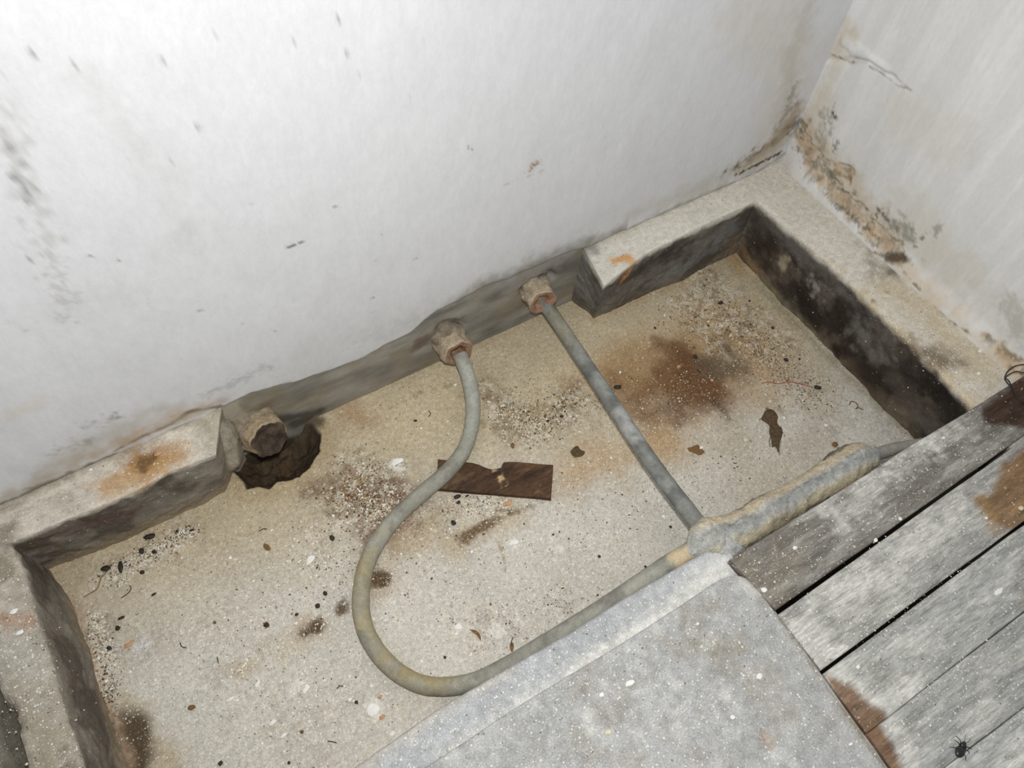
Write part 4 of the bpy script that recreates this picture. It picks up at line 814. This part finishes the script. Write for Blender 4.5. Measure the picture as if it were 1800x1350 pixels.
CH = [ # px, py, radius mm, aspect, mat, surface, label
 (806, 1102, 8, .8, 'W', 'f', 'round white plaster chip inside the loop'), (655, 1246, 13, .85, 'W', 'f', 'biggest white plaster chip, below the loop'), (904, 954, 9, .6, 'W', 'f', 'crushed white plaster flake by the hairline crack'),
 (829, 970, 4, .7, 'W', 'f', 'small oblong white chip left of the hairline crack'), (406, 1229, 9, .35, 'W', 'f', 'thin slanted white flake low on the left floor'), (538, 1212, 9, .45, 'W', 'f', 'long white flake left of the bottom of the loop'),
 (453, 1203, 7, .5, 'W', 'f', 'white flake beside the pale brown streak'), (499, 1293, 6, .5, 'W', 'f', 'slanted white flake near the bottom of the floor'), (1233, 787, 5, .7, 'W', 'f', 'small pale chip left of the husk stain'), (1310, 774, 6, .7, 'C', 'f', 'squarish cream chip left of the dark husk'),
 (1354, 706, 5, .7, 'C', 'f', 'cream chip above the dark husk'), (1378, 735, 4, .8, 'W', 'f', 'white chip right of the dark husk'), (1452, 747, 4, .8, 'W', 'f', 'white chip left of the curled worm'), (1245, 566, 3.4, .7, 'W', 'f', 'white chip in the grit of the far corner'),
 (1168, 555, 4, .6, 'W', 'f', 'white chip at the foot of the far ledge'), (1284, 590, 6, .5, 'C', 'f', 'long cream chip in the middle of the far grit'), (1193, 645, 5, .7, 'T', 'f', 'tan chip on the rusty stain'), (1251, 669, 4, .8, 'T', 'f', 'orange chip below the grey smudge'),
 (1090, 655, 4, .6, 'W', 'f', 'white chip by the middle of the straight pipe'), (800, 677, 4, .8, 'W', 'f', 'white chip left of the upper looped pipe'), (1007, 818, 5, .8, 'C', 'f', 'cream chip right of the wood scrap'), (226, 1133, 9, .5, 'T', 'f', 'terracotta coloured chip at the left pit side'),
 (893, 885, 10, .5, 'T', 'f', 'pinkish chip under the right half of the wood scrap'), (698, 811, 13, .6, 'W', 'f', 'jagged white flake left of the wood scrap'), (545, 985, 11, .55, 'W', 'f', 'white flake in the grit above the dark round droppings'), (480, 1270, 8, .5, 'W', 'f', 'broad white flake left of the group below the loop'),
 (690, 1290, 6, .6, 'W', 'f', 'white chip lower right of the biggest chip'), (615, 1230, 4, .8, 'W', 'f', 'small white chip left of the biggest chip'), (668, 1225, 6, .4, 'T', 'f', 'reddish sliver above the biggest chip'), (672, 1260, 6, .6, 'T', 'f', 'reddish chip right of the biggest chip'),
 (1708, 957, 5, .8, 'W', 's', 'x'), (1335, 1189, 5.5, .7, 'W', 's', 'white chip in the middle of the grey slab'), (1107, 1201, 8, .45, 'W', 's', 'long white chip on the left half of the slab'), (1058, 1222, 4, .8, 'W', 's', 'round white chip left of the long one on the slab'),
 (1288, 1261, 4, .8, 'W', 's', 'small white chip lower on the slab'), (1226, 1097, 3, .8, 'W', 's', 'small white chip near the kerb corner'), (1495, 1308, 4, .6, 'W', 's', 'white chip on the slab beside the planks'), (1069, 1287, 5, .8, 'C', 's', 'hollow grey white chip near the bottom of the slab'),
 (1343, 1037, 5, .9, 'W', 'p', 'round white paint blob at the left end of the first plank'), (1397, 963, 4, .9, 'W', 'p', 'small white paint blob on the first plank'), (1508, 1172, 4, .8, 'W', 'p', 'small white blob on the brown ended pale plank'), (1582, 913, 4, .9, 'W', 'p', 'white blob at the gap of the first two planks'),
 (1794, 894, 6, .8, 'C', 'p', 'cream chip on the bare tan end of the second plank'), (1755, 1040, 11, .35, 'W', 'p', 'hooked white flake on the third plank'), (1539, 950, 5, .7, 'W', 'p', 'white chip wedged in the first plank gap'), (1733, 911, 3, .9, 'W', 'p', 'small white chip on the bare tan wood'),
 (1658, 770, 4, .8, 'W', 'p', 'white chip at the middle top of the first plank'), (1720, 657, 5, .8, 'W', 'l', 'white chip on the right ledge near the plank'), (1680, 655, 3, .8, 'W', 'l', 'smaller white chip on the right ledge'), (1723, 617, 6, .6, 'W', 'l', 'pale flake at the foot of the right wall'),
 (160, 826, 3, .8, 'W', 'l', 'tiny white chip on the left ledge'), (25, 1075, 6, .7, 'W', 'l', 'white chip at the left edge by the pit corner'), (36, 1112, 6, .6, 'W', 'l', 'white chip below the orange stain at the left edge'), (278, 798, 6, .7, 'T', 'l', 'pinkish chip in the brown stain of the left ledge')]
MM = {'W': M_WHITE, 'C': M_CREAM, 'T': M_TERRA}
for i, (x, y, r, asp, mm, sf, lab) in enumerate(CH):
    if lab == 'x': continue
    c = {'f': lambda: at_floor(x, y), 's': lambda: TS(x, y), 'p': lambda: TPk(x, y), 'l': lambda: TP(x, y)}[sf]()
    g = {'f': 'plaster chips on the pit floor', 's': 'plaster chips on the slab', 'p': 'chips and blobs on the planks', 'l': 'chips on the ledges'}[sf]
    chip('plaster_chip', c, r / 1000, asp, wang((x, y + 5), (x + 12, y - 4)) + RS.uniform(-.3, .3), .0016, MM[mm], lab, 'plaster chip', g, i + 3, z0=.0006)
def wirething(name, pts, r, mat, label, cat, group=None, n=60, m=6):
    p = spline(pts, n); V, Q, T = tube(rings(p, r, m)); return tag(mk(name, V, Q, mat, Ft=T), label, cat, group)
def fl(x, y, h=.0012): p = at_floor(x, y); p[2] += h; return p
wirething('thread', [fl(*q) for q in ((1338, 674), (1352, 672), (1368, 675), (1382, 672), (1395, 673), (1408, 676), (1419, 679))], .0009, M_RED, 'short red thread lying on the grit in the far half of the pit', 'thread')
wirething('worm', [fl(*q) for q in ((1493, 712), (1496, 706), (1504, 708), (1508, 714), (1504, 719), (1509, 717), (1517, 721))], .0011, M_BROWN, 'curled brown dried worm near the far pit side', 'worm')
wirething('twig', [fl(*q) for q in ((148, 1050), (160, 1043), (172, 1035), (178, 1018), (190, 1003))], .0008, M_BROWN, 'thin brown twig in the litter of the left corner', 'twig')
for k, (pts, lab) in enumerate((((( 228, 1029), (231, 1035), (226, 1043), (214, 1052)), 'hooked dark grass stalk below the upright dropping'), (((317, 1130), (320, 1137), (328, 1139)), 'small bent dark stalk alone on the left floor'), (((382, 1155), (384, 1166)), 'short dark stalk right of the bent one'),
        (((455, 934), (462, 930), (469, 930)), 'short dark stalk below the broken hole'), (((753, 733), (757, 727), (753, 722)), 'curled dark stalk left of the looped pipe'), (((1225, 1100 - 450), (1232, 655)), 'dark splinter on the rusty stain'),
        (((592, 1211), (598, 1206), (604, 1207)), 'dark stalk left of the bottom of the loop'), (((576, 1303), (585, 1304), (592, 1306)), 'dark bent stalk near the bottom of the floor'), (((1174, 952 - 10), (1176, 958)), 'x'), (((900, 1135), (899, 1128), (902, 1120)), 'brown stalk beside the lower run of the pipe'))):
    if lab != 'x': wirething('grass_stalk', [fl(*q) for q in pts], .0008, M_WIRE, lab, 'stalk', 'dry stalks on the pit floor', 14, 5)
def husk(name, outline, h, mat, label, cat, seed=0):
    """a dried flaky piece: thin crumpled sheet with a ragged outline, closed below"""
    O = np.array([fl(*q, h=0) for q in outline]); O = np.concatenate([O, O[:1]]); O = O[np.concatenate([np.arange(len(O) - 1)])]
    O = spline(np.concatenate([O, O[:1]]), 46)[:-1]; c = O.mean(0); R = []
    for t in (1.0, 1.0, .85, .6, .35, .12): R.append(c + (O - c) * t)
    R = np.array(R); R[0, :, 2] -= .001; R[1:, :, 2] += h * (.6 + .8 * np.abs(fbm(R[1:], 220, 3, seed))); R[1, :, 2] -= h * .4
    V, Q, T = tube(R); return tag(mk(name, V, Q, mat, Ft=T, smooth=False), label, cat)
M_HUSK = plain('dried_leaf', (72, 58, 42), (100, 82, 58), .85, 260)
husk('dead_insect', [(1344, 724), (1352, 720), (1360, 722), (1367, 732), (1366, 744), (1375, 756), (1374, 768), (1370, 778), (1368, 796), (1364, 784), (1357, 786), (1356, 772), (1352, 760), (1353, 748), (1345, 742), (1338, 737)], .004, M_HUSK, 'flattened dark dried insect husk on the far floor of the pit', 'insect', 3)
for k, (pts) in enumerate((((1347, 738), (1338, 736), (1334, 739)), ((1354, 768), (1352, 778), (1354, 786)), ((1372, 750), (1376, 762)), ((1366, 780), (1369, 790), (1370, 800)))):
    t_ = wirething('leg', [fl(*q) for q in pts], .0007, M_HUSK, None, None, None, 10, 5); t_.parent = bpy.data.objects['dead_insect']
husk('leaf_scrap', [(1003, 793), (1009, 786), (1016, 784), (1020, 790), (1028, 794), (1024, 801), (1014, 803), (1006, 800)], .002, M_HUSK, 'small crumpled brown leaf scrap between the wood scrap and the straight pipe', 'leaf', 4)
husk('leaf_scrap', [(1208, 788), (1218, 785), (1226, 782), (1232, 788), (1238, 794), (1230, 800), (1220, 796), (1212, 794)], .0018, M_BROWN, 'pale brown leaf crumb right of the straight pipe', 'leaf', 5)
husk('leaf_scrap', [(824, 1106), (836, 1108), (844, 1116), (845, 1127), (842, 1120), (832, 1112)], .0016, M_BROWN, 'curved brown leaf sliver inside the loop', 'leaf', 6)
husk('leaf_scrap', [(897, 1130), (902, 1130), (903, 1138), (900, 1146), (896, 1138)], .0016, M_BROWN, 'narrow brown leaf sliver by the lower run of the pipe', 'leaf', 7)
husk('leaf_scrap', [(464, 955), (472, 958), (476, 966), (470, 968), (463, 962)], .0016, M_BROWN, 'brown leaf crumb below the broken hole', 'leaf', 8)
husk('leaf_scrap', [(462, 1096), (470, 1093), (474, 1100), (468, 1104)], .0016, M_BROWN, 'brown leaf crumb left of the dark smear', 'leaf', 9)

# beetle on the fourth plank
def beetle(px, py):
    c = TPk(px, py); c[2] = ZP + .0012; root = empty('beetle', c); a0_ = wang((1682, 1328), (1694, 1306))
    def T_(P): ca, sa = math.cos(a0_), math.sin(a0_); return np.asarray(P) @ np.array([[ca, sa, 0], [-sa, ca, 0], [0, 0, 1]])
    def body(x0, a, b, h, nm, sd):
        R = []
        for i in range(9):
            t = -1 + 2 * (i + .3) / 8.6; w_ = math.sqrt(max(0, 1 - t * t)); R.append([(x0 + t * a, w_ * b * math.cos(q), h + w_ * h * math.sin(q)) for q in np.linspace(0, 2 * math.pi, 14, endpoint=False)])
        V, Q, F = tube(T_(np.array(R))); mk(nm, V, Q, M_BEETLE, root, Ft=F)
    body(-.004, .0095, .0066, .0034, 'abdomen', 1); body(.0068, .0038, .0052, .003, 'thorax', 2); body(.0112, .0024, .003, .0022, 'head', 3)
    for s_, x0, tx in ((1, -.003, -.007), (1, .004, .006), (1, .008, .013), (-1, -.003, -.008), (-1, .004, .004), (-1, .008, .012)):
        p = spline(T_([(x0, s_ * .004, .003), (x0 + (tx - x0) * .5, s_ * .0085, .0046), (tx, s_ * .0125, -.0002)]), 8); V, Q, F = tube(rings(p, np.linspace(.0008, .0004, 8), 6)); mk('leg', V, Q, M_BEETLE, root, Ft=F)
    for s_ in (1, -1):
        p = spline(T_([(.013, s_ * .001, .003), (.017, s_ * .003, .005), (.023, s_ * .004, .002)]), 8); V, Q, F = tube(rings(p, .0003, 5)); mk('antenna', V, Q, M_BEETLE, root, Ft=F)
    tag(root, 'dead black beetle lying on a pale plank in the bottom right corner', 'beetle')
beetle(1687, 1318)
# wire at the right edge
wz = lambda x, y, z=.022: Z_(x, y, z)
wirething('wire', [wz(1812, 640, .05), (wz(1795, 641, .05)), wz(1783, 644, .045), wz(1772, 652, .04), wz(1766, 664, .03), wz(1770, 672, .026), wz(1777, 680, .022), wz(1784, 694, .021), wz(1792, 703, .021), wz(1804, 709, .021), wz(1830, 712, .021)], .0011, M_WIRE, 'thin black wire looping over the end of the first plank at the right edge', 'wire')
wirething('wire', [wz(1812, 655, .06), wz(1797, 655, .055), wz(1788, 653, .05), wz(1777, 656, .04), wz(1767, 664, .034), wz(1772, 668, .03), wz(1777, 676, .026), wz(1783, 692, .023)], .0011, M_WIRE, 'second strand of black wire hooked inside the first at the right edge', 'wire')

# ------------------------------------------------------------------ crumbs and grit: what nobody could count
M_CRUMB = mineral('loose_crumbs', 300, .1, .95, sp=False, grain=.1, spec=.1)
PAL = {M_WHITE: ((226, 224, 216), (206, 200, 186), (190, 178, 156), (214, 204, 180)), M_CREAM: ((214, 208, 190), (204, 196, 164), (196, 196, 190), (226, 224, 214)), M_BLACK: ((44, 38, 32), (76, 64, 48), (98, 84, 64), (60, 50, 40)), M_BROWN: ((124, 98, 66), (150, 122, 88), (104, 78, 50), (168, 140, 104), (96, 84, 66))}
def crumbs(name, where, mat, rmin, rmax, label, seed, flat=.35, cat='debris'):
    """where: list of (n, surface, [(px,py,radius_mm)...])"""
    rr = np.random.RandomState(seed); C = []
    for n, sf, st in where:
        fn = {'f': FL, 't': TP, 's': TS, 'p': TPk}[sf]; pts = [fn(x, y) for x, y, r in st]; rad = [r / 1000 for *_, r in st]
        sg = rr.randint(0, max(1, len(pts) - 1), n); t = rr.rand(n)
        for i in range(n):
            a = pts[sg[i]]; b = pts[min(sg[i] + 1, len(pts) - 1)]; r_ = rad[sg[i]] * (1 - t[i]) + rad[min(sg[i] + 1, len(pts) - 1)] * t[i]
            p = a + (b - a) * t[i] + np.array([rr.randn() * r_ * .6, rr.randn() * r_ * .6, 0])
            if sf == 'f':
                if p[0] > -.17 or p[0] < -1.74 or p[1] > -.012 or p[1] < -.635: continue
                if p[1] > -.088 and (p[0] > EX - .01 or p[0] < -1.34): continue
                p[2] = floor_z(p[0], p[1])
                if p[2] < -D - .008: continue
                if p[0] < -1.60 and p[1] > -.5 and p[0] < -1.60 - .0 * p[1]: 
                    if p[0] < -1.73: continue
            C.append(p)
    C = np.array(C); n = len(C); r = rmin + (rmax - rmin) * rr.rand(n) ** (3 if mat in (M_BLACK, M_BROWN) else 4)
    base = np.array([(1, 0, 0), (.2, .9, 0), (-.8, .5, 0), (-.6, -.7, 0), (.5, -.8, 0), (0, 0, 1)]) ; V = base[None] * (1 + .5 * (rr.rand(n, 6, 1) - .5))
    V[..., 1] *= (.45 + .5 * rr.rand(n, 1)); V[..., 2] *= flat
    an = rr.rand(n) * 6.28; ca, sa = np.cos(an), np.sin(an); x = V[..., 0] * ca[:, None] - V[..., 1] * sa[:, None]; y = V[..., 0] * sa[:, None] + V[..., 1] * ca[:, None]
    V = np.stack([x, y, V[..., 2] - .1], -1) * r[:, None, None] + C[:, None]
    T = np.array([(i, (i + 1) % 5, 5) for i in range(5)])[None] + (np.arange(n) * 6)[:, None, None]
    pal = np.array([lin(q) for q in PAL[mat]]); cc = pal[rr.randint(0, len(pal), n)] * (1 + .3 * rr.rand(n, 1) - .15)
    return tag(mk(name, V, np.zeros((0, 4)), M_CRUMB, Ft=T, smooth=False, col=np.repeat(cc, 6, 0)), label, cat, kind='stuff')
ALLF = [(3200, 'f', ((300, 1080, 140), (600, 1150, 130))), (3000, 'f', ((500, 1000, 120), (900, 1000, 120), (1180, 880, 90))), (700, 'f', ((700, 760, 90), (1050, 760, 110), (1400, 760, 70)))]
crumbs('plaster_crumbs', [(900, 'f', ((590, 880, 45), (690, 900, 45), (640, 810, 35))), (700, 'f', ((870, 720, 40), (950, 750, 40), (1010, 700, 30))), (2200, 'f', ((190, 1020, 22), (340, 932, 12))), (1500, 'f', ((165, 1080, 10), (200, 1200, 20))), (600, 'f', ((780, 890, 20), (930, 880, 14), (820, 920, 20))),
    (900, 'f', ((820, 1100, 60), (1000, 1060, 40), (1100, 960, 40))), (500, 'f', ((560, 1240, 60), (690, 1260, 40))), (500, 'f', ((560, 970, 50),)), (700, 'f', ((1230, 520, 50), (1330, 600, 55), (1450, 700, 40))), (500, 'f', ((400, 1150, 90), (540, 1290, 50)))] + ALLF, M_WHITE, 0.0005, .0042, 'white plaster crumbs and flakes strewn over the pit floor', 1)
crumbs('plaster_crumbs', [(700, 't', ((760, 1330, 15), (1000, 1180, 20), (1260, 1010, 20))), (300, 't', ((30, 1100, 40), (60, 1300, 40))), (150, 't', ((100, 880, 20), (260, 820, 20), (330, 780, 20))), (200, 't', ((1550, 540, 40), (1700, 660, 40)))], M_WHITE, .0005, .0022, 'fine white plaster crumbs along the kerb and on the ledges', 2)
crumbs('plaster_crumbs', [(1600, 's', ((900, 1320, 60), (1250, 1200, 90), (1400, 1250, 70))), (500, 'p', ((1350, 1000, 25), (1500, 900, 40), (1700, 760, 35))), (900, 'p', ((1480, 1100, 60), (1680, 1000, 70))), (700, 'p', ((1600, 1200, 60), (1760, 1150, 60)))], M_CREAM, .0005, .0020, 'fine pale crumbs sprinkled over slab and planks', 3)
crumbs('dirt_grit', [(2900, 'f', ((1230, 500, 45), (1330, 600, 50), (1430, 690, 40))), (1140, 'f', ((870, 700, 40), (950, 760, 40), (1010, 700, 30))), (1330, 'f', ((590, 870, 45), (690, 900, 45), (640, 800, 35))), (798, 'f', ((190, 1015, 22), (340, 930, 12))), (722, 'f', ((165, 1090, 10), (200, 1190, 16), (190, 1230, 10))), (475, 'f', ((780, 890, 20), (900, 880, 14))),
    (304, 'f', ((840, 1100, 50), (1000, 1060, 30))), (228, 'f', ((560, 1000, 60),)), (570, 'f', ((400, 1080, 150), (900, 960, 120), (1300, 800, 90)))], M_BLACK, .0005, .0026, 'dark dirt grit gathered in patches on the pit floor', 4)
crumbs('brown_crumbs', [(1330, 'f', ((1180, 560, 60), (1330, 640, 60), (1440, 700, 40))), (760, 'f', ((1140, 680, 60), (1250, 700, 40))), (760, 'f', ((590, 870, 50), (700, 900, 45))), (570, 'f', ((900, 730, 50), (1000, 710, 30))), (760, 'f', ((400, 1080, 150), (900, 960, 120), (1350, 800, 80))), (228, 'f', ((190, 1015, 22), (330, 930, 14)))], M_BROWN, .0007, .0042, 'brown crumbs and husk fragments scattered over the pit floor', 5)
crumbs('plaster_crumbs', [(420, 'f', ((185, 1020, 20), (250, 975, 18), (345, 932, 12))), (260, 'f', ((165, 1080, 10), (190, 1160, 16), (195, 1220, 10))), (300, 'f', ((600, 850, 36), (690, 910, 36))), (160, 'f', ((890, 880, 16), (800, 900, 30))), (180, 'f', ((880, 720, 30), (960, 760, 30))), (200, 'f', ((830, 1100, 40), (700, 1250, 50), (520, 1260, 60))), (110, 'f', ((560, 980, 40),))], M_WHITE, .0014, .0046, 'coarser broken plaster bits gathered in the littered patches', 6)
crumbs('brown_crumbs', [(200, 'f', ((185, 1020, 20), (250, 975, 18), (345, 932, 12))), (110, 'f', ((165, 1080, 10), (190, 1200, 14))), (220, 'f', ((590, 860, 36), (700, 910, 36))), (120, 'f', ((880, 720, 30), (980, 750, 30))), (160, 'f', ((1180, 560, 40), (1330, 620, 50)))], M_BROWN, .0014, .0046, 'coarser brown husk bits gathered in the littered patches', 7)
crumbs('plaster_crumbs', [(420, 'f', ((300, 1120, 130), (520, 1220, 120))), (420, 'f', ((560, 960, 110), (900, 1020, 110), (1160, 900, 60))), (160, 'f', ((1150, 850, 60), (1420, 800, 60)))], M_CREAM, .0010, .0036, 'pale plaster bits scattered thinly over the lighter half of the pit floor', 8)
